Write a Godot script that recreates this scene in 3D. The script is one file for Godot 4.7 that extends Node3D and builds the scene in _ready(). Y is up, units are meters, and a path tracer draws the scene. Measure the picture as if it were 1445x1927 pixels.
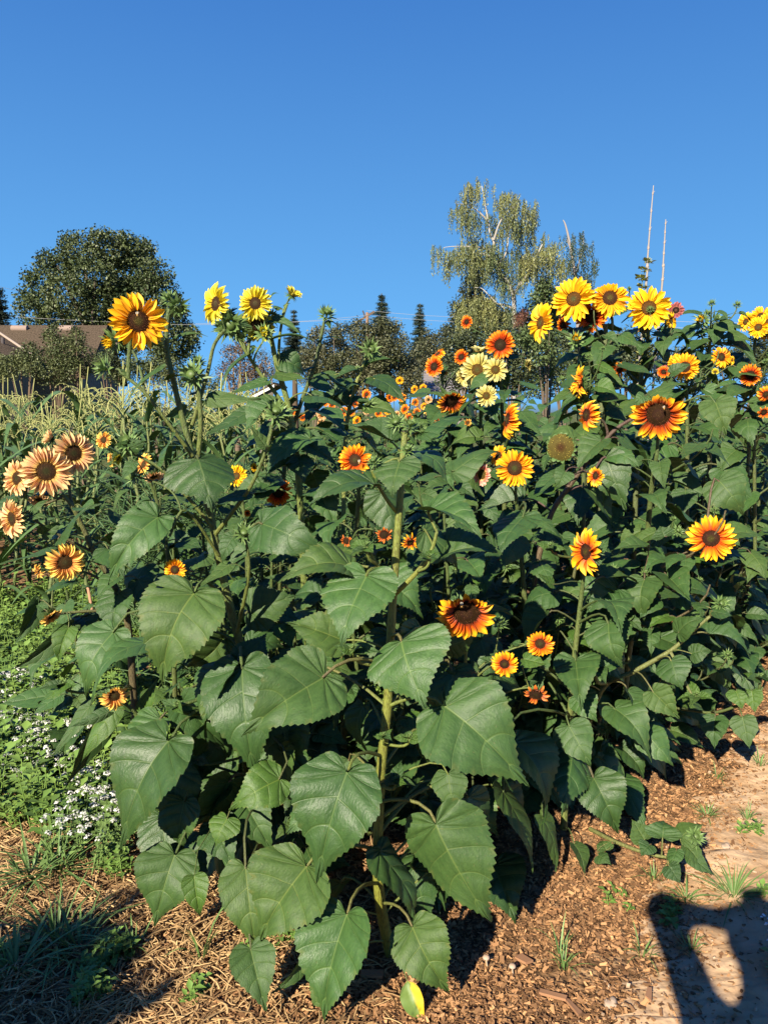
extends Node3D
# A bed of branching sunflowers beside a sandy path, maize and garden trees behind, late sun from behind the left shoulder.

const F := 1447.0
const PITCH := 7.6
const SUN := Vector3(1.21, -1.6, -2.4)
var eye := Vector3(0, 1.6, 0)
var rng := RandomNumberGenerator.new()
var M := {}
var LEAF := []
var MIDDLE := []
var SMALL := []
var PETAL := {}
var DISC := {}
var CALYX: ArrayMesh
var BUD := []
var P := {}
var hairy := false
var blooms := []

func rf(a: float, b: float) -> float:
	return rng.randf_range(a, b)

func sight(px: float, py: float) -> Vector3:
	return Vector3((px - 722.5) / F, (963.5 - py) / F, -1.0).rotated(Vector3.RIGHT, -deg_to_rad(PITCH))

func at(px: float, py: float, d: float) -> Vector3:
	var v := sight(px, py)
	return eye + v * (d / -v.z)

func on_ground(px: float, py: float) -> Vector3:
	var v := sight(px, py)
	return eye + v * (-eye.y / v.y)

func metres(px: float, py: float, d: float, n: float) -> float:
	return n * d / -sight(px, py).z / F

# ------------------------------------------------------------------ mesh builder
class Mesher:
	var v := PackedVector3Array()
	var t := PackedVector2Array()
	var c := PackedColorArray()
	var i := PackedInt32Array()
	func vert(p: Vector3, col := Color.WHITE, uv := Vector2.ZERO) -> int:
		v.append(p); c.append(col); t.append(uv)
		return v.size() - 1
	func tri(a: int, b: int, d: int) -> void:
		i.append(a); i.append(b); i.append(d)
	func quad(a: int, b: int, d: int, e: int) -> void:
		tri(a, b, d); tri(a, d, e)
	func face(a: Vector3, b: Vector3, d: Vector3, e: Vector3, col := Color.WHITE) -> void:
		quad(vert(a, col, Vector2(0, 0)), vert(b, col, Vector2(0, 1)), vert(d, col, Vector2(1, 1)), vert(e, col, Vector2(1, 0)))
	func box(o: Vector3, x: Vector3, y: Vector3, z: Vector3, col := Color.WHITE) -> void:   # centre and half axes
		for s in [1.0, -1.0]:
			for k in [[x, y, z], [y, z, x], [z, x, y]]:
				var m: Vector3 = o + k[0] * s
				var a: Vector3 = k[1] * s
				var b: Vector3 = k[2]
				face(m - a - b, m - a + b, m + a + b, m + a - b, col)
	func tube(path: Array, r0: float, r1: float, sides: int, c0: Color, c1: Color, bulge := 0.0) -> void:
		var n := path.size()
		if n < 2:
			return
		var side := Vector3.ZERO
		var first := -1
		for k in n:
			var d: Vector3 = (path[mini(k + 1, n - 1)] - path[maxi(k - 1, 0)])
			d = d.normalized() if d.length() > 1e-7 else Vector3.UP
			if k == 0:
				side = d.cross(Vector3(0.31, 0.2, 0.93)).normalized()
			else:
				side = (side - d * side.dot(d)).normalized()
			var up := d.cross(side)
			var f := float(k) / (n - 1)
			var r := lerpf(r0, r1, f) * (1.0 + bulge * (1.0 if k % 2 == 0 else 0.0))
			var row := v.size()
			for s in sides + 1:
				var a := TAU * s / sides
				vert(path[k] + (side * cos(a) + up * sin(a)) * r, c0.lerp(c1, f), Vector2(float(s) / sides, f))
			if first >= 0:
				for s in sides:
					quad(first + s, first + s + 1, row + s + 1, row + s)
			first = row
		var tip := vert(path[n - 1], c1, Vector2(0.5, 1))
		for s in sides:
			tri(first + s, first + s + 1, tip)
	func add(o: Mesher, x: Transform3D) -> void:
		var n := v.size()
		for k in o.v.size():
			vert(x * o.v[k], o.c[k], o.t[k])
		for k in o.i:
			i.append(k + n)
	func done() -> ArrayMesh:
		var n := PackedVector3Array()
		n.resize(v.size())
		for k in range(0, i.size(), 3):
			var w := (v[i[k + 2]] - v[i[k]]).cross(v[i[k + 1]] - v[i[k]])
			n[i[k]] += w; n[i[k + 1]] += w; n[i[k + 2]] += w
		for k in n.size():
			n[k] = n[k].normalized() if n[k].length_squared() > 1e-20 else Vector3.UP
		var a := []
		a.resize(Mesh.ARRAY_MAX)
		a[Mesh.ARRAY_VERTEX] = v; a[Mesh.ARRAY_NORMAL] = n; a[Mesh.ARRAY_COLOR] = c; a[Mesh.ARRAY_TEX_UV] = t; a[Mesh.ARRAY_INDEX] = i
		var m := ArrayMesh.new()
		m.add_surface_from_arrays(Mesh.PRIMITIVE_TRIANGLES, a)
		return m

func bez(a: Vector3, b: Vector3, c: Vector3, d: Vector3, n: int) -> Array:
	var out := []
	for k in n + 1:
		out.append(a.bezier_interpolate(b, c, d, float(k) / n))
	return out

func smooth(path: Array, each := 4) -> Array:
	var out := []
	var n := path.size()
	for k in n - 1:
		for j in each:
			out.append(path[k].cubic_interpolate(path[k + 1], path[maxi(k - 1, 0)], path[mini(k + 2, n - 1)], float(j) / each))
	out.append(path[n - 1])
	return out

# ------------------------------------------------------------------ nodes
func thing(called: String, label: String, category: String, where: Vector3, group := "") -> Node3D:
	var o := Node3D.new()
	o.name = called
	add_child(o, true)
	o.position = where
	tag(o, label, category, group)
	return o

func tag(o: Node3D, label: String, category := "", group := "", kind := "") -> void:
	if label: o.set_meta("label", label)
	if category: o.set_meta("category", category)
	if group: o.set_meta("group", group)
	if kind: o.set_meta("kind", kind)

func obj(called: String, mesh: Mesh, material: Material, parent: Node = self, x := Transform3D()) -> MeshInstance3D:
	var o := MeshInstance3D.new()
	o.name = called
	o.mesh = mesh
	o.material_override = material
	o.transform = x
	parent.add_child(o, true)
	return o

func many(called: String, mesh: Mesh, material: Material, places: Array, tints: Array, parent: Node = self) -> MultiMeshInstance3D:
	var mm := MultiMesh.new()
	mm.transform_format = MultiMesh.TRANSFORM_3D
	mm.use_colors = true
	mm.mesh = mesh
	mm.instance_count = places.size()
	for k in places.size():
		mm.set_instance_transform(k, places[k])
		mm.set_instance_color(k, tints[k])
	var o := MultiMeshInstance3D.new()
	o.name = called
	o.multimesh = mm
	o.material_override = material
	o.set_meta("kind", "stuff")
	parent.add_child(o, true)
	return o

func copy(o: Node3D, where: Vector3, turn: float, label := "", size := 1.0) -> Node3D:
	var c: Node3D = o.duplicate()
	c.name = String(o.name).rstrip("0123456789")
	add_child(c, true)
	c.position = where
	c.rotation.y = turn
	c.scale = Vector3.ONE * size
	if label: c.set_meta("label", label)
	return c

# ------------------------------------------------------------------ materials
func noise(freq: float, kind := FastNoiseLite.TYPE_SIMPLEX_SMOOTH, oct := 4, sd := 1) -> FastNoiseLite:
	var n := FastNoiseLite.new()
	n.seed = sd
	n.noise_type = kind
	n.frequency = freq
	n.fractal_octaves = oct
	if kind == FastNoiseLite.TYPE_CELLULAR:
		n.cellular_return_type = FastNoiseLite.RETURN_DISTANCE2_SUB
	return n

func noise_tex(n: FastNoiseLite, stops: Array, size := 512) -> ImageTexture:   # stops: [at, colour (linear)]
	var g := Gradient.new()
	g.offsets = PackedFloat32Array(stops.map(func(s): return s[0]))
	g.colors = PackedColorArray(stops.map(func(s): return s[1].linear_to_srgb()))
	var src := n.get_seamless_image(size, size)
	var im := Image.create(size, size, false, Image.FORMAT_RGB8)
	for y in size:
		for x in size:
			im.set_pixel(x, y, g.sample(src.get_pixel(x, y).r))
	return ImageTexture.create_from_image(im)

func flat(col: Color, rough := 0.7, back := 0.0, spec := 0.5) -> StandardMaterial3D:   # colour in linear values, times vertex colours
	var m := StandardMaterial3D.new()
	m.albedo_color = col.linear_to_srgb()
	m.vertex_color_use_as_albedo = true
	m.roughness = rough
	m.metallic_specular = spec
	m.cull_mode = BaseMaterial3D.CULL_DISABLED
	if back > 0.0:
		m.backlight_enabled = true
		m.backlight = Color(back, back, back * 0.6)
	return m

func make_leaf_textures() -> void:
	var w := 512
	var h := 160
	var cells := noise(0.085, FastNoiseLite.TYPE_CELLULAR, 1, 5)
	var fine := noise(0.11, FastNoiseLite.TYPE_SIMPLEX_SMOOTH, 3, 8)
	var broad := noise(0.012, FastNoiseLite.TYPE_SIMPLEX_SMOOTH, 3, 9)
	var col := Image.create(w, h, false, Image.FORMAT_RGB8)
	var hi := Image.create(w, h, false, Image.FORMAT_RGB8)
	for y in h:
		var b := float(y) / (h - 1)
		for x in w:
			var s := float(x) / w
			var k := s * 8.0 + 0.16 * sin(b * 3.0 + s * 9.0)
			var off := absf(k - roundf(k)) / 8.0
			var vein := smoothstep(0.0075 - 0.0045 * b, 0.001, off) * (1.0 - 0.5 * b)
			var k2 := s * 40.0 + b * 5.0 * (1.0 if fposmod(k, 1.0) < 0.5 else -1.0) + fine.get_noise_2d(x, y) * 0.9
			var minor := smoothstep(0.16, 0.02, absf(k2 - roundf(k2))) * 0.35
			var rib := smoothstep(0.034, 0.008, b)
			var cell := clampf((cells.get_noise_2d(x * 1.2, y * 0.8) + 1.0) * 0.9, 0.0, 1.0)
			var line := clampf(maxf(maxf(vein, rib), minor * 0.6), 0.0, 1.0)
			var base := Color(0.031, 0.073, 0.0165).lerp(Color(0.045, 0.097, 0.0225), clampf(0.5 + broad.get_noise_2d(x, y * 2.0) * 0.9, 0.0, 1.0))
			base = base.lerp(Color(0.025, 0.059, 0.0145), clampf(fine.get_noise_2d(x * 0.5, y * 0.5) * 0.8, 0.0, 0.5))
			var c := base.lerp(Color(0.1, 0.155, 0.038), clampf(vein * 0.4 + rib * 0.6 + minor * 0.16, 0.0, 0.9))
			if fine.get_noise_2d(x * 2.3 + 900.0, y * 2.3) > 0.62:
				c = c.lerp(Color(0.16, 0.17, 0.07), 0.5)
			var spot := fine.get_noise_2d(x * 0.9 + 333.0, y * 0.9 + 70.0)
			if spot > 0.58:
				c = c.lerp(Color(0.13, 0.1, 0.04), clampf((spot - 0.58) * 9.0, 0.0, 0.8))
			c = c.lerp(Color(0.1, 0.12, 0.03), 0.55 * smoothstep(0.86, 1.0, b + 0.12 * fine.get_noise_2d(x * 0.4, 7.0)) * clampf(broad.get_noise_2d(x * 1.5, 400.0) * 2.5, 0.0, 1.0))
			col.set_pixel(x, y, c.linear_to_srgb())
			var puff := 1.0 - pow(absf(fposmod(k, 1.0) - 0.5) * 2.0, 2.5)
			var z := clampf(0.18 + 0.42 * puff * smoothstep(0.02, 0.2, b) + 0.1 * cell + 0.1 * fine.get_noise_2d(x * 0.7, y * 0.7) - 0.34 * line, 0.0, 1.0)
			hi.set_pixel(x, y, Color(z, z, z))
	M.leaf_col = ImageTexture.create_from_image(col)
	M.leaf_hi = ImageTexture.create_from_image(hi)

func leaf_mat(tint: Color, rough := 0.56) -> StandardMaterial3D:
	var m := StandardMaterial3D.new()
	m.albedo_color = tint.linear_to_srgb()
	m.albedo_texture = M.leaf_col
	m.texture_repeat = false
	m.heightmap_enabled = true
	m.heightmap_texture = M.leaf_hi
	m.heightmap_scale = 0.3
	m.roughness = rough
	m.metallic_specular = 0.44
	m.backlight_enabled = true
	m.backlight = Color(0.34, 0.36, 0.1)
	m.cull_mode = BaseMaterial3D.CULL_DISABLED
	return m

func ground_mat(stops: Array, freq: float, scale: float, relief: float, sd: int) -> StandardMaterial3D:
	var m := StandardMaterial3D.new()
	m.albedo_texture = noise_tex(noise(freq, FastNoiseLite.TYPE_SIMPLEX_SMOOTH, 6, sd), stops)
	m.uv1_triplanar = true
	m.uv1_world_triplanar = true
	m.uv1_scale = Vector3.ONE * scale
	m.roughness = 0.95
	m.metallic_specular = 0.2
	m.heightmap_enabled = true
	m.heightmap_texture = noise_tex(noise(freq * 2.0, FastNoiseLite.TYPE_SIMPLEX_SMOOTH, 6, sd + 1), [[0.0, Color.BLACK], [1.0, Color.WHITE]])
	m.heightmap_scale = relief
	return m

func make_materials() -> void:
	make_leaf_textures()
	M.leaf = [leaf_mat(Color(1, 1, 1)), leaf_mat(Color(1.0, 1.0, 1.0) * 0.84, 0.48), leaf_mat(Color(1.0, 0.96, 0.88), 0.58), leaf_mat(Color(0.94, 1.0, 1.02) * 0.9, 0.5), leaf_mat(Color(1.2, 1.06, 0.85), 0.6), leaf_mat(Color(1.1, 1.12, 1.15) * 1.02, 0.5)]
	M.leaf[1].heightmap_scale = 0.34
	M.leaf[3].heightmap_scale = 0.34
	M.leaf[5].heightmap_scale = 0.32
	M.young = leaf_mat(Color(1.0, 1.0, 0.72), 0.5)
	M.young.albedo_color = Color(1.12, 1.1, 0.9)
	M.yellow = flat(Color(1, 1, 1), 0.55, 0.4)
	M.stem = flat(Color(1, 1, 1), 0.6, 0.0)
	M.stem.albedo_texture = noise_tex(noise(0.03, FastNoiseLite.TYPE_SIMPLEX_SMOOTH, 5, 61), [[0.25, Color(0.5, 0.42, 0.42)], [0.45, Color(0.85, 0.85, 0.8)], [0.7, Color(1.0, 1.0, 1.0)]], 256)
	M.stem.uv1_triplanar = true
	M.stem.uv1_scale = Vector3(26, 5, 26)
	M.stem.heightmap_enabled = true
	M.stem.heightmap_texture = noise_tex(noise(0.06, FastNoiseLite.TYPE_SIMPLEX_SMOOTH, 4, 62), [[0.0, Color.BLACK], [1.0, Color.WHITE]], 256)
	M.stem.heightmap_scale = 0.25
	M.petal = flat(Color(1, 1, 1), 0.55, 0.5, 0.4)
	M.petal.rim_enabled = true
	M.petal.rim = 0.15
	M.disc = flat(Color(1, 1, 1), 0.85, 0.0, 0.3)
	M.green = flat(Color(1, 1, 1), 0.55, 0.25)
	M.plain = flat(Color(1, 1, 1), 0.8)
	M.bark = flat(Color(1, 1, 1), 0.9, 0.0, 0.2)
	M.blossom = flat(Color(1, 1, 1), 0.6, 0.3)
	M.chip = flat(Color(1, 1, 1), 0.85, 0.0, 0.3)
	M.soil = ground_mat([[0.25, Color(0.09, 0.05, 0.024)], [0.5, Color(0.19, 0.11, 0.055)], [0.75, Color(0.3, 0.185, 0.095)]], 0.02, 1.3, 1.2, 21)
	M.sand = ground_mat([[0.2, Color(0.37, 0.235, 0.125)], [0.5, Color(0.47, 0.315, 0.178)], [0.8, Color(0.53, 0.37, 0.22)]], 0.014, 0.9, 0.7, 31)
	M.lawn = ground_mat([[0.25, Color(0.05, 0.075, 0.022)], [0.5, Color(0.085, 0.11, 0.035)], [0.75, Color(0.15, 0.14, 0.06)]], 0.02, 0.35, 1.5, 51)
	M.roof = ground_mat([[0.2, Color(0.05, 0.037, 0.024)], [0.5, Color(0.092, 0.068, 0.045)], [0.8, Color(0.135, 0.1, 0.068)]], 0.03, 0.8, 2.0, 41)

# ------------------------------------------------------------------ leaf blades
func margin(s: float, heart: float) -> Vector2:
	var pts := [Vector2(0, 0), Vector2(0.1, -0.1 * heart), Vector2(0.27, -0.125 * heart), Vector2(0.425, -0.01), Vector2(0.5, 0.15), Vector2(0.475, 0.31), Vector2(0.382, 0.49), Vector2(0.222, 0.67), Vector2(0.072, 0.85), Vector2(0, 1)]
	var f := clampf(s, 0, 1) * (pts.size() - 1)
	var k := mini(int(f), pts.size() - 2)
	return pts[k].cubic_interpolate(pts[k + 1], pts[maxi(k - 1, 0)], pts[mini(k + 2, pts.size() - 1)], f - k)

func blade(rows: int, cols: int, heart: float, arch: float, fold: float, wave: float, quilt: float, tipcurl: float, tooth: float) -> ArrayMesh:
	var g := Mesher.new()
	var ph := rf(0, TAU)
	var bitten := rows > 40 and rng.randf() < 0.7      # insects have been at it
	for side in [1.0, -1.0]:
		var lop := rf(0.94, 1.06)
		var ph2 := rf(0, TAU)
		var fq := rf(9.0, 14.0)
		var tilt := fold * rf(0.6, 1.4)
		var first := g.v.size()
		var bite := [rf(0.3, 0.9), rf(0.008, 0.02), rf(0.05, 0.16) if bitten else 0.0]
		var hole := [rng.randi_range(8, 44), rng.randi_range(1, 4)] if bitten and rng.randf() < 0.3 else [-9, -9]
		for a in rows + 1:
			var s := float(a) / rows
			var m := margin(s, heart)
			m.x *= 1.0 - bite[2] * exp(-pow((s - bite[0]) / bite[1], 2.0))
			m.x *= lop * (1.0 + 0.045 * sin(s * 11.0 + ph2) + 0.03 * sin(s * 23.0 + ph2 * 2.0))
			var mid := Vector2(0, clampf(m.y - 0.52 * m.x, 0, 1))
			var jag := (1.0 if a % 2 == 0 else -0.7) * tooth * smoothstep(0.12, 0.3, s) * smoothstep(1.0, 0.93, s)
			var out := (m - mid).normalized()
			for b in cols + 1:
				var f := float(b) / cols
				var q := mid.lerp(m, f) + ((out * jag + Vector2(0, 0.6 * jag)) if b == cols else Vector2.ZERO)
				var y := clampf(q.y, 0, 1)
				var z := arch * (1.0 - pow(2.0 * y - 1.0, 2)) + tilt * absf(q.x) - tipcurl * y * y * y
				z += wave * sin(s * fq + ph2) * f * f * 0.5
				z += quilt * (1.0 - pow(absf(fposmod(s * 8.0, 1.0) - 0.5) * 2.0, 2)) * f * (1.15 - f) * 2.0
				z += wave * 0.3 * sin(q.y * 5.0 + ph) + (-0.25 * q.y * q.y if q.y < 0 else 0.0)
				g.vert(Vector3(q.x * side, q.y, z), Color.WHITE, Vector2(s, f))
		for a in rows:
			for b in cols:
				var k := first + a * (cols + 1) + b
				if b == hole[1] and a == hole[0]: continue
				if side > 0:
					g.quad(k, k + cols + 1, k + cols + 2, k + 1)
				else:
					g.quad(k, k + 1, k + cols + 2, k + cols + 1)
	return g.done()

func make_blades() -> void:
	for k in 12:
		LEAF.append(blade(56, 6, rf(0.7, 1.3), rf(0.0, 0.19), rf(-0.45, 0.5), rf(0.035, 0.13), rf(0.02, 0.045), rf(0.0, 0.28), rf(0.009, 0.016)))
	for k in 12:
		MIDDLE.append(blade(30, 4, rf(0.6, 1.25), rf(0.0, 0.18), rf(-0.4, 0.5), rf(0.03, 0.12), rf(0.012, 0.035), rf(0.0, 0.28), rf(0.008, 0.014)))
	for k in 12:
		SMALL.append(blade(16, 3, rf(0.4, 1.2), rf(0.0, 0.16), rf(-0.3, 0.4), rf(0.02, 0.1), rf(0.005, 0.025), rf(-0.05, 0.22), rf(0.006, 0.013)))

func blade_at(b: Vector3, t: Vector3, width: float, face: Vector3, spin := 0.0) -> Transform3D:
	var y := t - b
	var n := (face - y * face.dot(y) / y.length_squared()).normalized()
	if spin: n = n.rotated(y.normalized(), deg_to_rad(spin))
	var x := y.normalized().cross(n)
	return Transform3D(x * width, y, n * (width + y.length()) * 0.5, b)

# ------------------------------------------------------------------ flowers
func tone(kind: String) -> Array:   # petal base, middle, tip; disc rim, middle, centre; disc share; petals
	match kind:
		"gold": return [Color(0.78, 0.34, 0.005), Color(0.83, 0.41, 0.005), Color(0.86, 0.46, 0.007), Color(0.14, 0.045, 0.01), Color(0.09, 0.035, 0.012), Color(0.15, 0.12, 0.03), 0.42, 28]
		"yellow": return [Color(0.78, 0.41, 0.005), Color(0.82, 0.5, 0.006), Color(0.84, 0.53, 0.009), Color(0.13, 0.045, 0.01), Color(0.17, 0.075, 0.012), Color(0.12, 0.12, 0.04), 0.38, 25]
		"lemon": return [Color(0.6, 0.44, 0.015), Color(0.64, 0.53, 0.025), Color(0.66, 0.58, 0.06), Color(0.11, 0.05, 0.014), Color(0.07, 0.035, 0.015), Color(0.11, 0.09, 0.04), 0.4, 30]
		"cream": return [Color(0.5, 0.4, 0.075), Color(0.52, 0.46, 0.14), Color(0.55, 0.5, 0.19), Color(0.17, 0.07, 0.012), Color(0.15, 0.085, 0.02), Color(0.13, 0.12, 0.03), 0.38, 22]
		"peach": return [Color(0.74, 0.49, 0.13), Color(0.68, 0.37, 0.19), Color(0.77, 0.53, 0.24), Color(0.2, 0.085, 0.012), Color(0.07, 0.035, 0.012), Color(0.06, 0.055, 0.02), 0.42, 32]
		"honey": return [Color(0.62, 0.22, 0.05), Color(0.79, 0.43, 0.1), Color(0.85, 0.57, 0.11), Color(0.1, 0.045, 0.012), Color(0.09, 0.05, 0.014), Color(0.09, 0.075, 0.025), 0.42, 30]
		"flame": return [Color(0.42, 0.035, 0.003), Color(0.82, 0.2, 0.004), Color(0.87, 0.37, 0.006), Color(0.13, 0.05, 0.012), Color(0.08, 0.04, 0.015), Color(0.1, 0.085, 0.03), 0.42, 24]
		"amber": return [Color(0.76, 0.22, 0.004), Color(0.85, 0.38, 0.006), Color(0.87, 0.44, 0.008), Color(0.12, 0.03, 0.006), Color(0.08, 0.04, 0.014), Color(0.09, 0.1, 0.025), 0.44, 29]
		"sunset": return [Color(0.5, 0.05, 0.003), Color(0.78, 0.22, 0.004), Color(0.88, 0.49, 0.01), Color(0.1, 0.03, 0.008), Color(0.07, 0.03, 0.012), Color(0.1, 0.08, 0.02), 0.4, 28]
		"dark": return [Color(0.2, 0.014, 0.003), Color(0.56, 0.1, 0.003), Color(0.87, 0.46, 0.009), Color(0.07, 0.028, 0.009), Color(0.055, 0.024, 0.009), Color(0.08, 0.04, 0.015), 0.48, 28]
		"ember": return [Color(0.3, 0.02, 0.003), Color(0.68, 0.11, 0.003), Color(0.82, 0.26, 0.006), Color(0.05, 0.02, 0.007), Color(0.045, 0.022, 0.01), Color(0.07, 0.045, 0.02), 0.44, 28]
		"wine": return [Color(0.32, 0.12, 0.08), Color(0.26, 0.06, 0.055), Color(0.34, 0.1, 0.09), Color(0.04, 0.02, 0.012), Color(0.03, 0.015, 0.01), Color(0.2, 0.09, 0.06), 0.44, 20]
		"pink": return [Color(0.72, 0.42, 0.14), Color(0.66, 0.16, 0.12), Color(0.75, 0.42, 0.3), Color(0.2, 0.1, 0.015), Color(0.14, 0.1, 0.02), Color(0.13, 0.13, 0.03), 0.48, 20]
		"rust": return [Color(0.3, 0.06, 0.01), Color(0.48, 0.1, 0.012), Color(0.55, 0.17, 0.02), Color(0.08, 0.04, 0.015), Color(0.06, 0.03, 0.012), Color(0.07, 0.05, 0.02), 0.5, 20]
	return [Color(0.06, 0.12, 0.03), Color(0.08, 0.15, 0.04), Color(0.1, 0.17, 0.05), Color(0.15, 0.13, 0.025), Color(0.15, 0.12, 0.025), Color(0.08, 0.035, 0.015), 0.84, 17]   # seed head

func petal_mesh(c: Array, cup: float, curl: float, twist: float) -> Mesher:
	var g := Mesher.new()
	var wid := [0.3, 0.44, 0.5, 0.5, 0.44, 0.3, 0.02]
	var j := rf(0.88, 1.08)
	for a in 7:
		var t := float(a) / 6.0
		var col: Color = c[0].lerp(c[1], smoothstep(0.02, 0.36, t)) if t < 0.36 else c[1].lerp(c[2], smoothstep(0.36, 0.78, t))
		col *= j
		for b in 5:
			var x: float = (b - 2) * 0.5 * wid[a]
			var z: float = -curl * t * t + cup * x * x * 4.0 + (0.03 if b % 2 == 1 else 0.0) + twist * x * t
			var k := col * (0.94 if b == 2 else 1.0)
			k.a = 1.0
			g.vert(Vector3(x, t, z), k, Vector2(b * 0.25, t))
	for a in 6:
		for b in 4:
			var k := a * 5 + b
			g.quad(k, k + 5, k + 6, k + 1)
	return g

func disc_mesh(c: Array, share: float, seedy: bool) -> ArrayMesh:
	var g := Mesher.new()
	var rings := 6
	var seg := 22
	for a in rings + 1:
		var f := float(a) / rings
		for b in seg + 1:
			var w := TAU * b / seg
			g.vert(Vector3(cos(w) * f, sin(w) * f, 0.2 * (1.0 - f * f) * (1.0 if not seedy else 1.5) + 0.02) * Vector3(share, share, share), (c[5].lerp(c[4], smoothstep(0.1, 0.5, f)) if f < 0.6 else c[4].lerp(c[3], smoothstep(0.6, 0.95, f))) * 0.6)
	for a in rings:
		for b in seg:
			var k := a * (seg + 1) + b
			g.quad(k, k + 1, k + seg + 2, k + seg + 1)
	for k in g.c.size():
		g.c[k].a = 1.0
	var n := 230
	for k in n:
		var f := sqrt((k + 0.5) / n)
		var w := k * 2.39996
		var at_ := Vector3(cos(w) * f, sin(w) * f, 0.2 * (1.0 - f * f) * (1.0 if not seedy else 1.5)) * share
		var tall := share * (0.05 if seedy else (0.05 + 0.12 * smoothstep(0.5, 0.9, f) * rf(0.5, 1.2)))
		var r := share * 0.055
		var col: Color = (c[5].lerp(c[4], smoothstep(0.1, 0.5, f)) if f < 0.6 else c[4].lerp(c[3], smoothstep(0.6, 0.95, f))) * (rf(1.4, 2.6) if rng.randf() < 0.22 else rf(0.5, 1.2))
		col.a = 1.0
		var low := col * 0.75
		low.a = 1.0
		var out := Vector3(cos(w), sin(w), 0)
		var s := Vector3(-sin(w), cos(w), 0)
		var top := g.vert(at_ + Vector3(0, 0, tall + 0.01) + out * share * 0.03 * f, col)
		var q := [g.vert(at_ + out * r, low), g.vert(at_ + s * r, low), g.vert(at_ - out * r, low), g.vert(at_ - s * r, low)]
		for e in 4:
			g.tri(q[e], top, q[(e + 1) % 4])
	return g.done()

func bract(g: Mesher, root: Vector3, out: Vector3, side: Vector3, up: Vector3, length: float, width: float, flare: float, c0: Color, c1: Color) -> void:
	var w := [0.7, 1.0, 0.72, 0.3, 0.03]
	var first := g.v.size()
	for a in 5:
		var t := a / 4.0
		var p := root + out * length * t + up * (flare * length * t * t)
		for b in 3:
			g.vert(p + side * (b - 1) * 0.5 * width * w[a] + up * (0.0 if b == 1 else 0.12 * width), c0.lerp(c1, t))
	for a in 4:
		for b in 2:
			var k := first + a * 3 + b
			g.quad(k, k + 3, k + 4, k + 1)

func make_flower_parts() -> void:
	var g := Mesher.new()
	for layer in 2:
		for k in 13:
			var w := TAU * (k + 0.5 * layer) / 13.0 + rf(-0.1, 0.1)
			var o := Vector3(cos(w), sin(w), 0)
			bract(g, o * 0.16 + Vector3(0, 0, -0.09 - 0.03 * layer), (o + Vector3(0, 0, -0.15 - 0.35 * layer)).normalized(), Vector3(-sin(w), cos(w), 0), Vector3(0, 0, -1), rf(0.38, 0.52), 0.16, rf(-0.1, 0.35), Color(0.06, 0.12, 0.035), Color(0.1, 0.17, 0.05))
	g.tube([Vector3(0, 0, -0.02), Vector3(0, 0, -0.09), Vector3(0, 0, -0.17), Vector3(0, 0, -0.24)], 0.34, 0.07, 10, Color(0.07, 0.13, 0.035), Color(0.1, 0.16, 0.04))
	CALYX = g.done()
	for v in 4:   # closed, closed and spiky, opening yellow, opening lemon
		var b := Mesher.new()
		b.tube([Vector3(0, 0, -0.55), Vector3(0, 0, -0.4), Vector3(0, 0, -0.1), Vector3(0, 0, 0.2), Vector3(0, 0, 0.34)], 0.0, 0.3, 10, Color(0.06, 0.11, 0.03), Color(0.08, 0.13, 0.03))
		for layer in 3:
			for k in 11:
				var w := TAU * (k + 0.5 * layer) / 11.0 + rf(-0.15, 0.15)
				var lift: float = [0.1, 0.7, 1.4][layer] + rf(-0.25, 0.25)
				var o := Vector3(cos(w), sin(w), 0)
				var d := (o + Vector3(0, 0, lift)).normalized()
				var len_ := rf(0.5, 0.8) * (1.25 if v == 1 else 1.0)
				bract(b, o * 0.3 + Vector3(0, 0, -0.3 + 0.2 * layer), d, Vector3(-sin(w), cos(w), 0), o * -1.0 if layer == 2 else o, len_, 0.3, rf(0.0, 0.5) if layer < 2 else 0.25, Color(0.085, 0.15, 0.042) * rf(0.75, 1.2), Color(0.14, 0.22, 0.06))
		if v >= 2:
			var c: Color = Color(0.8, 0.5, 0.01) if v == 2 else Color(0.8, 0.72, 0.06)
			for k in 22:
				var w := TAU * k / 22.0 + rf(-0.2, 0.2)
				var o := Vector3(cos(w), sin(w), 0)
				bract(b, o * 0.22 + Vector3(0, 0, 0.25), (o * rf(0.1, 0.9) + Vector3(0, 0, 1)).normalized(), Vector3(-sin(w), cos(w), 0), o * -1.0, rf(0.5, 0.75), 0.2, rf(0.0, 0.3), c * 0.8, c)
		for k in b.c.size(): b.c[k].a = 1.0
		BUD.append(b.done())

func facing_basis(face: Vector3, spin: float) -> Basis:
	var z := face.normalized()
	var x := Vector3.UP.cross(z).normalized()
	return Basis(x, z.cross(x), z).rotated(z, spin)

func flower_parts(kind: String) -> void:
	if DISC.has(kind): return
	var c := tone(kind)
	for k in [3, 4, 5]: c[k] *= 0.62 if kind != "seed" else 0.8
	DISC[kind] = disc_mesh(c, c[6], kind == "seed")
	PETAL[kind] = []
	for k in 4:
		PETAL[kind].append(petal_mesh(c, rf(0.25, 0.6), rf(-0.1, 0.22), rf(-0.5, 0.5)))
	PETAL[kind + "/mesh"] = PETAL[kind].map(func(g): return g.done())

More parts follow.
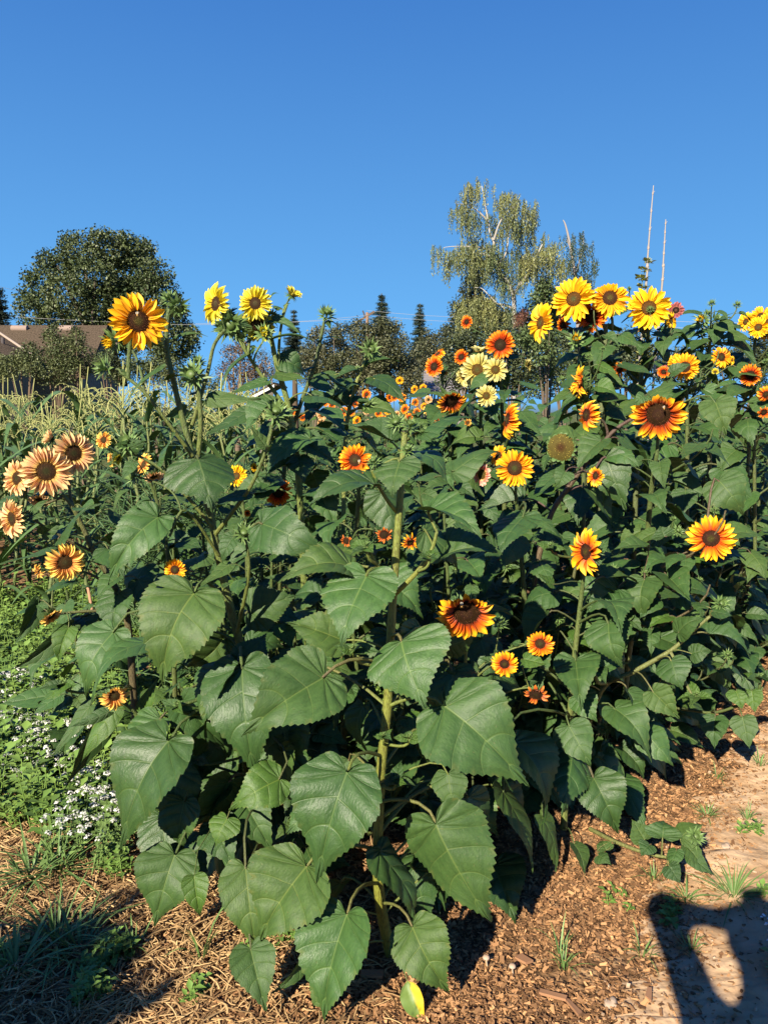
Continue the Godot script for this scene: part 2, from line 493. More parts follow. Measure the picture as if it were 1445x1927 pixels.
# a head is its disc, with petals and the green calyx as sub-parts
func head(parent: Node3D, where: Vector3, face: Vector3, radius: float, kind: String, state := 0.0, whole := true, label := "") -> MeshInstance3D:
	flower_parts(kind)
	var c := tone(kind)
	var h := obj("flower_head" if kind != "seed" else "seed_head", DISC[kind], M.disc, parent, Transform3D(facing_basis(face, rf(-0.2, 0.2)).scaled(Vector3.ONE * radius), where))
	if label: h.set_meta("label", label)
	obj("calyx", CALYX, M.green, h)
	var n: int = c[7]
	var joined := Mesher.new()
	var missing := 0.0 if kind == "seed" else 0.05
	for k in n:
		if rng.randf() < missing: continue
		var w := TAU * (k + rf(-0.36, 0.36)) / n
		var lay := k % 2
		var share: float = c[6]
		var p := rf(-0.1, 0.24) + 0.08 * lay
		var size := (1.0 - share * 0.86) * rf(0.88, 1.08)
		var wide: float = TAU * 0.62 / n * rf(1.6, 2.1)
		if state == 1.0:      # wilted: narrow petals hanging every way
			p = rf(-0.9, 1.3); size *= rf(0.6, 0.95); wide *= 0.62
		elif state == 2.0:    # top petals folded forward over the disc
			p += 0.5 * smoothstep(0.1, 0.9, sin(w))
			size *= 1.0 - 0.38 * smoothstep(0.2, 0.9, sin(w))
		elif state == 3.0:    # half open
			p = rf(0.6, 1.15); size *= 0.9
		elif state == 4.0:    # petals swept back
			p = rf(-0.7, -0.25)
		elif kind == "seed":
			size = rf(0.16, 0.34); wide *= 0.6; p = rf(-0.5, 0.7)
		var o := Vector3(cos(w), sin(w), 0)
		var y := (o * cos(p) + Vector3(0, 0, sin(p))) * size
		var z := (Vector3(0, 0, cos(p)) - o * sin(p))
		var x := y.normalized().cross(z)
		var b := Basis(x * wide, y, z * size * 0.6).rotated(y.normalized(), rf(-0.26, 0.26))
		var xf := Transform3D(b, o * share * 0.86 + Vector3(0, 0, 0.012 * lay))
		if whole:
			obj("petal", PETAL[kind + "/mesh"][k % 4], M.petal, h, xf)
		else:
			joined.add(PETAL[kind][k % 4], xf)
	if not whole:
		obj("petals", joined.done(), M.petal, h)
	return h

# ------------------------------------------------------------------ sunflower plants
const STEM_LOW := Color(0.095, 0.12, 0.03)
const STEM_TOP := Color(0.078, 0.118, 0.03)
const PURPLE := Color(0.12, 0.06, 0.045)

func path_px(points: Array) -> Array:
	var out := []
	for p in points:
		out.append(at(p[0], p[1], p[2]))
	return out

func start(called: String, label: String, group: String, path: Array, r0: float, r1: float, c0 := STEM_LOW, c1 := STEM_TOP) -> void:
	var foot: Vector3 = path[0]
	P = {"node": thing(called, label, "sunflower", foot, group), "stem": Mesher.new(), "lines": [], "foot": foot, "c0": c0, "c1": c1}
	limb(path, r0, r1)

func limb(path: Array, r0: float, r1: float) -> void:
	var line := smooth(path, 5)
	P.lines.append(line)
	P.stem.tube(line.map(func(p): return p - P.foot), r0, r1, 9, P.c0, P.c1, 0.05)
	if hairy:
		for k in int(line.size() * 26.0 * r0 / 0.016):
			var f := rng.randf() * (line.size() - 1.001)
			var p: Vector3 = line[int(f)].lerp(line[int(f) + 1], f - int(f)) - P.foot
			var w := rf(0, TAU)
			var o := Vector3(cos(w), rf(-0.2, 0.3), sin(w))
			var r := lerpf(r0, r1, f / line.size())
			var q := p + Vector3(cos(w), 0, sin(w)) * r * 0.95
			var s := Vector3(-sin(w), 0, cos(w)) * 0.0005
			P.stem.tri(P.stem.vert(q + s, P.c1 * 1.6), P.stem.vert(q - s, P.c1 * 1.6), P.stem.vert(q + o * rf(0.003, 0.006), P.c1 * 2.2))

func hides_bloom(p: Vector3, r: float) -> bool:   # the plants hold their blooms clear of their leaves
	for f in blooms:
		var way: Vector3 = f[0] - eye
		var t := (p - eye).dot(way) / way.length_squared()
		if t > 0.3 and t < 0.995 and (eye + way * t).distance_to(p) < f[1] * t * 0.85 + r: return true
	return false

func nearest(target: Vector3) -> Vector3:
	var best := 1e9
	var out: Vector3 = P.foot
	for line in P.lines:
		for p in line:
			var d: Vector3 = p - target
			var cost := Vector2(d.x, d.z).length() + absf(d.y)
			if cost < best:
				best = cost
				out = p
	return out

func petiole(b: Vector3, t: Vector3, width: float, where := Vector3.INF) -> void:
	var s: Vector3 = nearest(b - Vector3(0, 0.03, 0)) if where == Vector3.INF else where
	var l := s.distance_to(b)
	var out := b - s
	out.y = 0
	var path := bez(s, s + out * 0.35 + Vector3(0, 0.22 * l, 0), b - (t - b).normalized() * 0.25 * l + Vector3(0, 0.12 * l, 0), b + (t - b) * 0.02, 5)
	var r := clampf(width * 0.026, 0.0018, 0.0048)
	var c: Color = P.c1.lerp(PURPLE, rf(0.0, 0.75) if rng.randf() < 0.5 else 0.0)
	P.stem.tube(path.map(func(p): return p - P.foot), r * 1.2, r * 0.85, 5, P.c1, c)

# a leaf from its stalk joint to its tip, both as places in the scene
func leaf(b: Vector3, t: Vector3, width: float, face: Vector3, mat: Material = null, fine := true, where := Vector3.INF) -> void:
	var seen_wide := width / maxf(0.5, b.distance_to(eye)) * F
	var mesh: Mesh = LEAF[rng.randi() % LEAF.size()] if fine and seen_wide > 78.0 else MIDDLE[rng.randi() % MIDDLE.size()] if seen_wide > 48.0 else SMALL[rng.randi() % SMALL.size()]
	var x := blade_at(b, t, width, face, rf(-15, 15))
	x.origin -= P.foot
	obj("leaf", mesh, mat if mat else M.leaf[rng.randi() % 6], P.node, x)
	petiole(b, t, width, where)

func L(bx: float, by: float, bd: float, tx: float, ty: float, td: float, w: float, look := 0, shade := 0) -> void:
	var b := at(bx, by, bd)
	var t := at(tx, ty, td)
	var to_eye := (eye - b).normalized()
	var face: Vector3 = [to_eye * 0.75 + Vector3(-0.3, 0.35, 0.15), to_eye * 0.32 + Vector3(-0.15, 0.9, 0.0), to_eye * 0.4 + Vector3(-0.8, 0.3, 0.2), to_eye * 0.4 + Vector3(0.8, 0.25, 0.1)][look]
	leaf(b, t, metres(bx, by, bd, w), face, M.young if shade == 1 else null, w > 70)

func shoot(px: float, py: float, d: float, size: float, bud := true) -> void:   # a side shoot: small leaves round a bud
	var s := at(px, py, d)
	var r := metres(px, py, d, size)
	var root := nearest(s - Vector3(0, r, 0))
	P.stem.tube(bez(root, root.lerp(s, 0.3) + Vector3(0, 0, 0.01), s - Vector3(0, r * 0.7, 0), s, 6).map(func(p): return p - P.foot), r * 0.06 + 0.0015, r * 0.05 + 0.001, 6, P.c1, P.c1)
	P.lines.append([s])
	var w0 := rf(0, TAU)
	for k in 5:
		var w := w0 + k * 2.4
		var o := Vector3(cos(w), rf(-0.1, 0.5), sin(w))
		var b := s + o * r * 0.12
		leaf(b, b + (o + Vector3(0, rf(-0.5, 0.3), 0)).normalized() * r * rf(0.6, 1.05), r * rf(0.42, 0.6), Vector3(-0.3, 0.8, 0.5) + o * 0.2, M.young if rng.randf() < 0.6 else null, false, s)
	if bud:
		obj("bud", BUD[rng.randi() % 2], M.green, P.node, Transform3D(facing_basis(Vector3(rf(-0.5, 0.5), 0.9, 0.5), 0).scaled(Vector3.ONE * r * 0.2), s + Vector3(0, r * 0.12, 0) - P.foot))

func stalk(where: Vector3, face: Vector3, radius: float, drop: float, thick := 0.0045, bare := false) -> void:
	var back := where - face * radius * 0.22
	var root := nearest(where - Vector3(0, drop, 0))
	var l := back.distance_to(root)
	var flat_face := Vector3(face.x, 0, face.z)
	var path := bez(root, root + Vector3(0, 0.4 * l, 0) + (back - root) * 0.1, back - face * minf(0.09, l * 0.3) - Vector3(0, 0.12 * l, 0) - flat_face * 0.02, back, 10)
	P.stem.tube(path.map(func(p): return p - P.foot), thick * 1.15, thick * 0.9, 7, P.c1, P.c1.lerp(STEM_TOP, 0.5))
	P.lines.append(path.slice(4, 9))
	if not bare:
		for k in 2:
			var p: Vector3 = path[4 + k * 3]
			var w := rf(0, TAU)
			var o := Vector3(cos(w), rf(-0.2, 0.4), sin(w))
			if o.dot(face) > -0.2: o -= face * (o.dot(face) + 0.35)
			if hides_bloom(p + o * radius, radius * 0.3): continue
			leaf(p + o * 0.02, p + o.normalized() * radius * rf(1.0, 1.7), radius * rf(0.45, 0.7), Vector3(-0.2, 0.8, 0.4), null, false, p)

# a flower of the plant in hand: place and width in the picture's pixels, distance, kind, turn and tilt of its face from the viewer
func fl(px: float, py: float, d: float, wide: float, kind: String, yaw := 0.0, tilt := 0.0, state := 0.0, drop := 0.3, label := "") -> void:
	var p := at(px, py, d)
	var to_eye := eye - p
	to_eye.y = 0
	var face := to_eye.normalized().rotated(Vector3.UP, deg_to_rad(yaw))
	face = (face * cos(deg_to_rad(tilt)) + Vector3.UP * sin(deg_to_rad(tilt))).normalized()
	var r := metres(px, py, d, wide) * 0.5
	if wide > 20: blooms.append([p, r])
	head(P.node, p - P.foot, face, r, kind, state, wide > 26, label)
	stalk(p, face, r, drop, clampf(r * 0.07, 0.0025, 0.006), wide < 26)

func bd(px: float, py: float, d: float, wide: float, look := 0, yaw := 0.0, tilt := 40.0, drop := 0.2) -> void:
	var p := at(px, py, d)
	var face := Vector3(0, 0, 1).rotated(Vector3.UP, deg_to_rad(yaw))
	face = (face * cos(deg_to_rad(tilt)) + Vector3.UP * sin(deg_to_rad(tilt))).normalized()
	var r := metres(px, py, d, wide) * 0.5
	obj("bud", BUD[look], M.green, P.node, Transform3D(facing_basis(face, rf(0, 6)).scaled(Vector3.ONE * r), p - P.foot))
	stalk(p, face, r, drop, clampf(r * 0.09, 0.0025, 0.0055), wide < 22)

func finish() -> void:
	obj("stem", P.stem.done(), M.stem, P.node)

# leaves of its own along the plant's main stem
func clothe(n: int, low: float, high: float, size: float, fine := false, first_turn := -1.0) -> void:
	var line: Array = P.lines[0]
	var w := rf(0, TAU) if first_turn < 0.0 else first_turn
	for k in n:
		var f := lerpf(low, high, (k + rf(0.2, 0.8)) / n)
		var s: Vector3 = line[clampi(int(f * (line.size() - 1)), 0, line.size() - 1)]
		w += 2.4 + rf(-0.3, 0.3)
		var o := Vector3(cos(w), 0, sin(w))
		var big := size * (1.15 - 0.55 * f) * rf(0.75, 1.2)
		var reach := big * rf(0.5, 0.85)
		var b := s + o * reach + Vector3(0, reach * rf(0.05, 0.5), 0)
		var droop := deg_to_rad(rf(12, 68) - 15.0 * f)
		var t := b + (o * cos(droop) - Vector3(0, sin(droop), 0)).rotated(Vector3.UP, rf(-0.4, 0.4)) * big
		if t.y < 0.03: t.y = 0.03
		if b.y < 0.05: b.y = 0.06
		if hides_bloom(b.lerp(t, 0.5), big * 0.4): continue
		leaf(b, t, big * rf(0.62, 0.86), Vector3(-0.25, 0.85, 0.35) + o * 0.35 + Vector3(rf(-0.2, 0.2), 0, rf(-0.2, 0.2)), null, fine, s)

# side branches that carry small leaves and buds
func branches(n: int, low: float, high: float, reach: float, leaves: int, size: float) -> void:
	var line: Array = P.lines[0]
	for k in n:
		var f := lerpf(low, high, (k + rf(0.1, 0.9)) / n)
		var s: Vector3 = line[clampi(int(f * (line.size() - 1)), 0, line.size() - 1)]
		var w := rf(0, TAU)
		if rng.randf() < 0.55: w = rf(0.2, 2.6)      # most lean towards the light in front
		var o := Vector3(cos(w), 0, sin(w))
		var e := s + o * reach * rf(0.6, 1.1) + Vector3(0, reach * rf(0.35, 1.0), 0)
		var path := bez(s, s + o * reach * 0.3 + Vector3(0, 0.02, 0), e - Vector3(0, reach * 0.35, 0), e, 8)
		P.stem.tube(path.map(func(p): return p - P.foot), 0.0052, 0.003, 6, P.c1, P.c1)
		for j in leaves:
			var p: Vector3 = path[2 + int(6.0 * j / leaves)]
			var a := w + (1.4 if j % 2 == 0 else -1.4) + rf(-0.5, 0.5)
			var q := Vector3(cos(a), rf(0.0, 0.5), sin(a))
			var big := size * rf(0.55, 1.1)
			var b := p + q * big * rf(0.25, 0.5)
			var t := b + (Vector3(q.x, 0, q.z) * rf(0.5, 1.0) - Vector3(0, rf(0.0, 0.75), 0)).normalized() * big
			if hides_bloom(b.lerp(t, 0.5), big * 0.4): continue
			leaf(b, t, big * rf(0.58, 0.82), Vector3(-0.3, 0.8, 0.45) + q * 0.25, M.young if rng.randf() < 0.15 else null, false, p)
		if rng.randf() < 0.7 and not hides_bloom(e, 0.03):
			obj("bud", BUD[rng.randi() % 2], M.green, P.node, Transform3D(facing_basis(Vector3(rf(-0.6, 0.4), 0.8, 0.6), 0).scaled(Vector3.ONE * rf(0.014, 0.026)), e - P.foot))

# ------------------------------------------------------------------ the plants one can tell apart
func front_plant() -> void:
	hairy = true
	start("sunflower_plant", "tall leafy sunflower nearest the path, thick yellow-green stem, closed buds at its top", "", path_px([[737, 1806, 2.05], [716, 1700, 2.04], [711, 1600, 2.03], [717, 1450, 2.03], [729, 1330, 2.04], [735, 1200, 2.05], [744, 1060, 2.07], [752, 950, 2.08], [757, 870, 2.1], [762, 815, 2.12]]), 0.0165, 0.008, Color(0.21, 0.22, 0.03), Color(0.16, 0.2, 0.04))
	limb(path_px([[740, 1120, 2.05], [762, 1100, 2.03], [790, 1070, 2.02], [812, 1035, 2.02], [822, 1000, 2.02]]), 0.008, 0.004)
	limb(path_px([[748, 965, 2.08], [728, 940, 2.06], [708, 905, 2.05], [700, 885, 2.04]]), 0.006, 0.004)
	limb(path_px([[738, 1090, 2.06], [715, 1072, 2.04], [702, 1050, 2.03], [693, 1030, 2.02]]), 0.006, 0.003)
	L(752, 868, 2.02, 737, 936, 1.95, 94)
	L(706, 914, 2.02, 567, 946, 1.92, 92, 1)
	L(806, 962, 2.02, 907, 1008, 1.9, 96, 1)
	L(690, 1082, 1.98, 640, 1218, 1.86, 152)
	L(660, 1070, 2.06, 522, 1084, 2.0, 100, 1)
	L(828, 1050, 2.1, 944, 1038, 2.06, 104, 1)
	L(756, 1208, 1.96, 798, 1332, 1.84, 172)
	L(646, 1206, 2.08, 536, 1170, 2.1, 84)
	L(610, 1273, 1.9, 452, 1378, 1.8, 150)
	L(836, 1330, 1.95, 1002, 1476, 1.84, 182)
	L(654, 1453, 1.86, 588, 1668, 1.76, 168)
	L(578, 1630, 1.92, 486, 1774, 1.86, 162)
	L(822, 1550, 1.9, 912, 1758, 1.8, 172)
	L(654, 1720, 1.84, 608, 1930, 1.74, 140)
	L(776, 1744, 1.88, 846, 1878, 1.8, 112)
	L(716, 1600, 1.97, 802, 1732, 1.9, 106, 3)
	L(843, 1456, 2.04, 858, 1534, 2.0, 68)
	L(572, 1766, 1.9, 528, 1880, 1.82, 62, 3)
	L(622, 1838, 1.88, 588, 1936, 1.84, 60)
	L(735, 832, 2.1, 643, 796, 2.14, 74, 1)
	L(790, 812, 2.12, 886, 778, 2.16, 66, 1)
	L(775, 852, 2.16, 850, 905, 2.12, 84, 1)
	L(800, 1000, 2.1, 862, 1070, 2.12, 70, 3)
	L(640, 1660, 2.12, 585, 1745, 2.12, 90, 3)
	L(705, 1480, 2.12, 560, 1420, 2.16, 120, 3)
	L(880, 1500, 2.14, 900, 1640, 2.1, 120, 3)
	for k in 16:
		var px := rf(560, 900)
		var py := rf(1180, 1640)
		var dd := rf(2.12, 2.26)
		var w := rf(-0.9, 0.9)
		L(px, py, dd, px + sin(w) * rf(60, 110), py + cos(w) * rf(80, 120), dd - rf(0.02, 0.08), rf(72, 112), [0, 1, 3, 2][k % 4])
	shoot(664, 1225, 1.98, 52)
	shoot(746, 1470, 1.98, 42)
	shoot(722, 1385, 1.98, 30)
	shoot(690, 1030, 1.99, 42)
	shoot(808, 1050, 1.98, 36)
	shoot(770, 1390, 1.98, 36)
	shoot(705, 1600, 1.98, 22)
	var b := at(766, 1846, 1.86)
	var t := at(798, 1926, 1.82)
	var x := blade_at(b, t, 0.062, Vector3(-0.2, 0.5, 1))
	x.origin -= P.foot
	var y := obj("leaf", two_tone_blade(), M.yellow, P.node, x)
	y.set_meta("label", "withering leaf, half yellow and half green, at the foot of the stem")
	petiole(b, t, 0.06)
	bd(745, 795, 2.12, 34, 1, -20, 30, 0.05)
	bd(772, 800, 2.1, 40, 0, 10, 60, 0.05)
	bd(792, 812, 2.12, 34, 1, 40, 40, 0.05)
	bd(766, 846, 2.06, 30, 0, 0, 50, 0.05)
	bd(703, 868, 2.02, 26, 1, -30, 50, 0.04)
	finish()

func two_tone_blade() -> ArrayMesh:
	var g := Mesher.new()
	for a in 15:
		var s := a / 14.0
		var w := 0.5 * sin(PI * pow(s, 0.62)) * (1.0 - 0.1 * s)
		for b in 7:
			var x := (b - 3) / 3.0 * w
			var col := Color(0.52, 0.38, 0.02) if x < -0.06 * (1.0 + sin(s * 17.0)) else Color(0.11, 0.18, 0.035)
			g.vert(Vector3(x, s, 0.35 * absf(x) + 0.2 * sin(s * 3.0) + 0.03 * sin(s * 19.0 + x * 9.0)), col * (0.55 if sin(s * 31.0) * sin(x * 40.0 + s * 9.0) > 0.72 else 1.0))
	for a in 14:
		for b in 6:
			var k := a * 7 + b
			g.quad(k, k + 7, k + 8, k + 1)
	return g.done()

func left_plants() -> void:
	hairy = true
	start("sunflower_plant", "tall branching sunflower on the left with one large golden bloom holding a bee", "", path_px([[500, 1660, 2.42], [478, 1420, 2.38], [455, 1230, 2.36], [435, 1150, 2.35], [410, 1040, 2.34], [394, 960, 2.34], [362, 855, 2.33], [332, 740, 2.33], [314, 650, 2.33], [318, 580, 2.34]]), 0.0165, 0.006, Color(0.14, 0.17, 0.035), Color(0.085, 0.13, 0.03))
	limb(path_px([[406, 1005, 2.33], [440, 960, 2.3], [472, 915, 2.28], [500, 850, 2.27], [512, 805, 2.27], [520, 782, 2.27]]), 0.007, 0.004)
	limb(path_px([[363, 858, 2.32], [320, 800, 2.28], [272, 738, 2.26], [228, 702, 2.26]]), 0.006, 0.0045)
	limb(path_px([[400, 990, 2.33], [340, 920, 2.3], [300, 880, 2.28], [255, 855, 2.28]]), 0.006, 0.004)
	limb(path_px([[372, 870, 2.34], [378, 800, 2.33], [374, 740, 2.33], [366, 712, 2.33]]), 0.008, 0.006)
	limb(path_px([[362, 800, 2.35], [390, 705, 2.36], [403, 650, 2.37], [424, 620, 2.37]]), 0.006, 0.005)
	limb(path_px([[446, 1190, 2.34], [466, 1100, 2.26], [468, 1050, 2.24], [461, 1012, 2.24]]), 0.006, 0.004)
	limb(path_px([[412, 1045, 2.33], [350, 960, 2.24], [320, 1010, 2.2]]), 0.005, 0.003)
	fl(260, 605, 2.2, 112, "gold", 14, 4, 0.0, 0.12, "large golden bloom with a bee on its brown disc")
	bd(336, 578, 2.34, 46, 0, 30, -25, 0.1)
	bd(318, 560, 2.36, 34, 1, -20, 50, 0.1)
	bd(214, 642, 2.3, 52, 2, -30, -15, 0.15)
	bd(195, 692, 2.26, 44, 1, -50, 10, 0.1)
	bd(362, 706, 2.3, 54, 1, -10, 10, 0.1)
	bd(372, 680, 2.34, 36, 0, 10, 60, 0.1)
	bd(520, 776, 2.27, 50, 1, 10, 40, 0.1)
	bd(240, 832, 2.26, 44, 1, -20, 30, 0.1)
	bd(253, 895, 2.26, 40, 1, -40, 10, 0.1)
	bd(460, 1004, 2.22, 42, 1, 5, 40, 0.1)
	fl(330, 1072, 2.2, 44, "amber", -12, 0, 0.0, 0.2)
	L(374, 868, 2.22, 398, 938, 2.1, 138, 1)
	L(298, 974, 2.2, 194, 1094, 2.12, 92)
	L(366, 1117, 2.14, 292, 1292, 2.04, 165)
	L(276, 1208, 2.22, 160, 1306, 2.12, 100, 2)
	L(214, 1188, 2.28, 152, 1312, 2.22, 96)
	L(455, 1255, 2.14, 480, 1472, 2.04, 140)
	L(446, 1258, 2.2, 386, 1398, 2.14, 130, 2)
	L(458, 1262, 2.22, 502, 1190, 2.28, 84)
	L(320, 1395, 2.1, 207, 1600, 1.99, 168)
	L(330, 1608, 2.12, 286, 1750, 2.04, 118)
	L(366, 1648, 2.06, 376, 1730, 2.02, 52, 0, 1)
	L(462, 1632, 1.96, 484, 1802, 1.88, 96, 0)
	L(472, 1786, 1.86, 500, 1906, 1.76, 84)
	L(527, 1466, 2.06, 428, 1524, 2.0, 86, 0, 1)
	L(432, 1470, 2.26, 360, 1562, 2.22, 116, 3)
	L(428, 1540, 2.16, 404, 1594, 2.12, 64, 0, 1)
	L(492, 985, 2.2, 620, 1046, 2.12, 96)
	L(433, 1064, 2.22, 374, 1106, 2.16, 44, 1)
	L(385, 1046, 2.3, 318, 1082, 2.24, 76, 1)
	L(340, 965, 2.26, 384, 950, 2.22, 36, 1)
	L(300, 690, 2.24, 236, 752, 2.18, 30, 2)
	L(300, 652, 2.28, 252, 644, 2.24, 26, 1)
	L(330, 640, 2.34, 390, 628, 2.36, 26, 1)
	L(318, 716, 2.3, 358, 706, 2.26, 24, 1)
	L(392, 752, 2.34, 490, 748, 2.32, 34, 3)
	L(350, 770, 2.34, 308, 786, 2.3, 24, 3)
	L(420, 600, 2.36, 444, 578, 2.36, 18, 1)
	L(228, 850, 2.26, 280, 830, 2.22, 34, 3)
	L(252, 870, 2.24, 228, 906, 2.2, 28)
	L(300, 870, 2.26, 324, 812, 2.24, 40, 1)
	L(470, 930, 2.3, 392, 948, 2.24, 36, 1)
	L(500, 840, 2.26, 470, 800, 2.26, 30, 1)
	L(510, 800, 2.28, 566, 770, 2.3, 30, 1)
	L(480, 990, 2.22, 516, 1018, 2.18, 40)
	L(440, 1010, 2.22, 416, 1060, 2.2, 40)
	L(478, 1340, 2.3, 560, 1410, 2.26, 110, 3)
	L(400, 1360, 2.34, 350, 1480, 2.3, 100, 3)
	L(470, 1150, 2.38, 560, 1120, 2.4, 90, 3)
	L(420, 1200, 2.42, 350, 1260, 2.4, 90, 3)
	for k in 20:
		var px := rf(290, 560)
		var py := rf(1290, 1590)
		var dd := rf(2.18, 2.36)
		var w := rf(-0.9, 0.9)
		L(px, py, dd, px + sin(w) * rf(60, 110), py + cos(w) * rf(80, 130), dd - rf(0.02, 0.1), rf(72, 112), [0, 0, 1, 2][k % 4])
	shoot(335, 1330, 2.16, 46)
	shoot(400, 1290, 2.24, 40)
	shoot(372, 1430, 2.2, 34, false)
	finish()

	hairy = false
	start("sunflower_plant", "sunflower with several lemon-yellow blooms and dark discs against the sky", "", path_px([[590, 1490, 3.0], [575, 1150, 2.98], [562, 900, 2.96], [545, 775, 2.95], [522, 690, 2.95], [509, 630, 2.95], [497, 588, 2.95]]), 0.015, 0.007, Color(0.15, 0.2, 0.04), Color(0.14, 0.19, 0.04))
	limb(path_px([[546, 778, 2.95], [515, 735, 2.93], [488, 700, 2.92], [462, 660, 2.9], [440, 625, 2.9]]), 0.008, 0.005)
	limb(path_px([[524, 690, 2.95], [526, 640, 2.96], [532, 600, 2.97], [541, 572, 2.97]]), 0.006, 0.004)
	fl(408, 572, 2.9, 80, "lemon", -54, 6, 0.0, 0.12, "lemon bloom turned to the left")
	fl(481, 571, 2.9, 66, "lemon", -16, 2, 0.0, 0.12, "round lemon bloom facing the camera")
	fl(484, 610, 2.95, 72, "lemon", 10, -10, 2.0, 0.12)
	fl(432, 592, 2.98, 46, "lemon", -120, 0, 3.0, 0.1)
	fl(550, 554, 2.97, 44, "lemon", 50, 50, 3.0, 0.1, "half-open lemon bloom seen from the side")
	bd(434, 612, 2.88, 56, 1, 10, -10, 0.1)
	bd(452, 628, 2.9, 40, 0, 30, -20, 0.1)
	bd(418, 618, 2.9, 34, 1, -30, -10, 0.1)
	bd(497, 626, 2.86, 40, 3, 0, 20, 0.1)
	bd(512, 596, 2.98, 30, 1, 30, 0, 0.1)
	L(528, 678, 2.96, 580, 704, 2.98, 50, 3)
	L(520, 706, 2.92, 582, 716, 2.86, 44, 1)
	L(476, 664, 2.9, 408, 734, 2.84, 34, 2)
	L(470, 775, 2.9, 386, 822, 2.82, 46, 1)
	L(500, 718, 2.9, 434, 742, 2.84, 34, 2)
	L(515, 605, 2.95, 566, 622, 2.92, 30, 3)
	L(512, 640, 2.92, 590, 636, 2.9, 26, 1)
	L(510, 560, 3.0, 526, 550, 3.0, 24, 1)
	L(512, 800, 2.88, 464, 832, 2.84, 40, 1)
	L(584, 826, 2.9, 492, 888, 2.78, 82, 1)
	L(530, 760, 2.92, 480, 790, 2.9, 36, 1)
	L(560, 830, 2.96, 640, 870, 2.92, 60, 1)
	L(560, 870, 2.94, 480, 900, 2.88, 50, 1)
	clothe(12, 0.2, 0.55, 0.18)
	finish()

	start("sunflower_plant", "thin-stemmed sunflower topped by a single spiky green bud", "", path_px([[520, 1400, 3.2], [528, 1000, 3.2], [540, 850, 3.2], [566, 760, 3.2], [592, 690, 3.2], [603, 640, 3.2], [610, 606, 3.2]]), 0.011, 0.006)
	bd(615, 590, 3.2, 36, 1, 10, 50, 0.05)
	L(590, 690, 3.2, 560, 700, 3.2, 20, 1)
	L(560, 770, 3.18, 500, 790, 3.1, 36, 1)
	L(592, 715, 3.2, 630, 744, 3.16, 40, 1)
	L(600, 640, 3.2, 640, 636, 3.2, 18, 1)
	clothe(6, 0.2, 0.6, 0.18)
	finish()

	start("sunflower_plant", "slender sunflower with closed green buds in the middle of the view", "", path_px([[640, 1290, 3.5], [648, 900, 3.5], [652, 800, 3.5], [668, 730, 3.5], [682, 690, 3.5], [694, 664, 3.5]]), 0.011, 0.006, Color(0.22, 0.26, 0.06), Color(0.22, 0.26, 0.06))
	bd(698, 658, 3.5, 40, 1, 20, 20, 0.05)
	bd(672, 694, 3.5, 16, 0, -20, 40, 0.05)
	bd(688, 760, 3.46, 34, 1, 0, 30, 0.05)
	L(668, 694, 3.5, 630, 712, 3.46, 26, 1)
	L(690, 690, 3.48, 748, 670, 3.5, 34, 1)
	L(664, 720, 3.46, 624, 744, 3.4, 52, 1)
	L(664, 760, 3.46, 690, 750, 3.44, 40, 1)
	L(656, 745, 3.5, 590, 748, 3.5, 40, 3)
	clothe(9, 0.2, 0.72, 0.2)
	finish()

	start("sunflower_plant", "sunflower at the left edge with a cluster of dusty peach blooms", "", path_px([[262, 1470, 2.75], [242, 1180, 2.74], [220, 1110, 2.73], [178, 1040, 2.72], [160, 1000, 2.72], [138, 955, 2.7], [118, 930, 2.7]]), 0.014, 0.006, Color(0.1, 0.075, 0.035), Color(0.12, 0.15, 0.04))
	limb(path_px([[140, 960, 2.7], [132, 930, 2.72], [132, 900, 2.74]]), 0.006, 0.005)
	limb(path_px([[118, 935, 2.7], [95, 945, 2.68], [60, 960, 2.66], [35, 968, 2.66]]), 0.005, 0.004)
	limb(path_px([[178, 1040, 2.72], [100, 1000, 2.66], [60, 975, 2.64]]), 0.005, 0.004)
	limb(path_px([[225, 1120, 2.72], [180, 1085, 2.66], [140, 1072, 2.64]]), 0.006, 0.004)
	limb(path_px([[236, 1160, 2.72], [190, 1150, 2.66], [140, 1152, 2.62], [108, 1156, 2.6]]), 0.006, 0.004)
	fl(88, 887, 2.62, 98, "peach", -6, 4, 0.0, 0.1, "largest peach bloom, dark round disc")
	fl(139, 853, 2.7, 82, "peach", 14, 6, 0.0, 0.1)
	fl(34, 900, 2.66, 72, "peach", -52, 8, 0.0, 0.1)
	fl(25, 976, 2.6, 78, "peach", -58, 0, 0.0, 0.1)
	fl(123, 1058, 2.55, 74, "honey", 4, 2, 0.0, 0.1, "honey-coloured bloom with reddish petal bases, below the peach ones")
	fl(76, 940, 2.7, 44, "peach", -20, -50, 0.0, 0.1)
	fl(96, 825, 2.85, 40, "peach", -70, 30, 3.0, 0.1)
	fl(97, 1158, 2.56, 50, "honey", 45, -38, 2.0, 0.1)
	fl(74, 1075, 2.72, 34, "honey", -70, -20, 1.0, 0.1)
	L(112, 1010, 2.6, 190, 946, 2.58, 54, 1)
	L(100, 1036, 2.64, -2, 1064, 2.56, 44, 1)
	L(140, 1095, 2.58, 68, 1124, 2.52, 52, 1)
	L(72, 1134, 2.64, 33, 1214, 2.58, 40, 3)
	L(132, 1180, 2.56, 20, 1268, 2.48, 38, 3)
	L(130, 1180, 2.54, 110, 1248, 2.5, 44, 0, 1)
	L(205, 1345, 2.5, 116, 1490, 2.42, 52, 3)
	L(216, 1336, 2.46, 150, 1436, 2.4, 44, 0, 1)
	L(170, 1330, 2.5, 100, 1425, 2.44, 36)
	L(224, 1085, 2.6, 180, 1130, 2.54, 56, 1)
	L(80, 1005, 2.66, 120, 980, 2.66, 30, 3)
	L(150, 1060, 2.7, 108, 1080, 2.7, 36, 3)
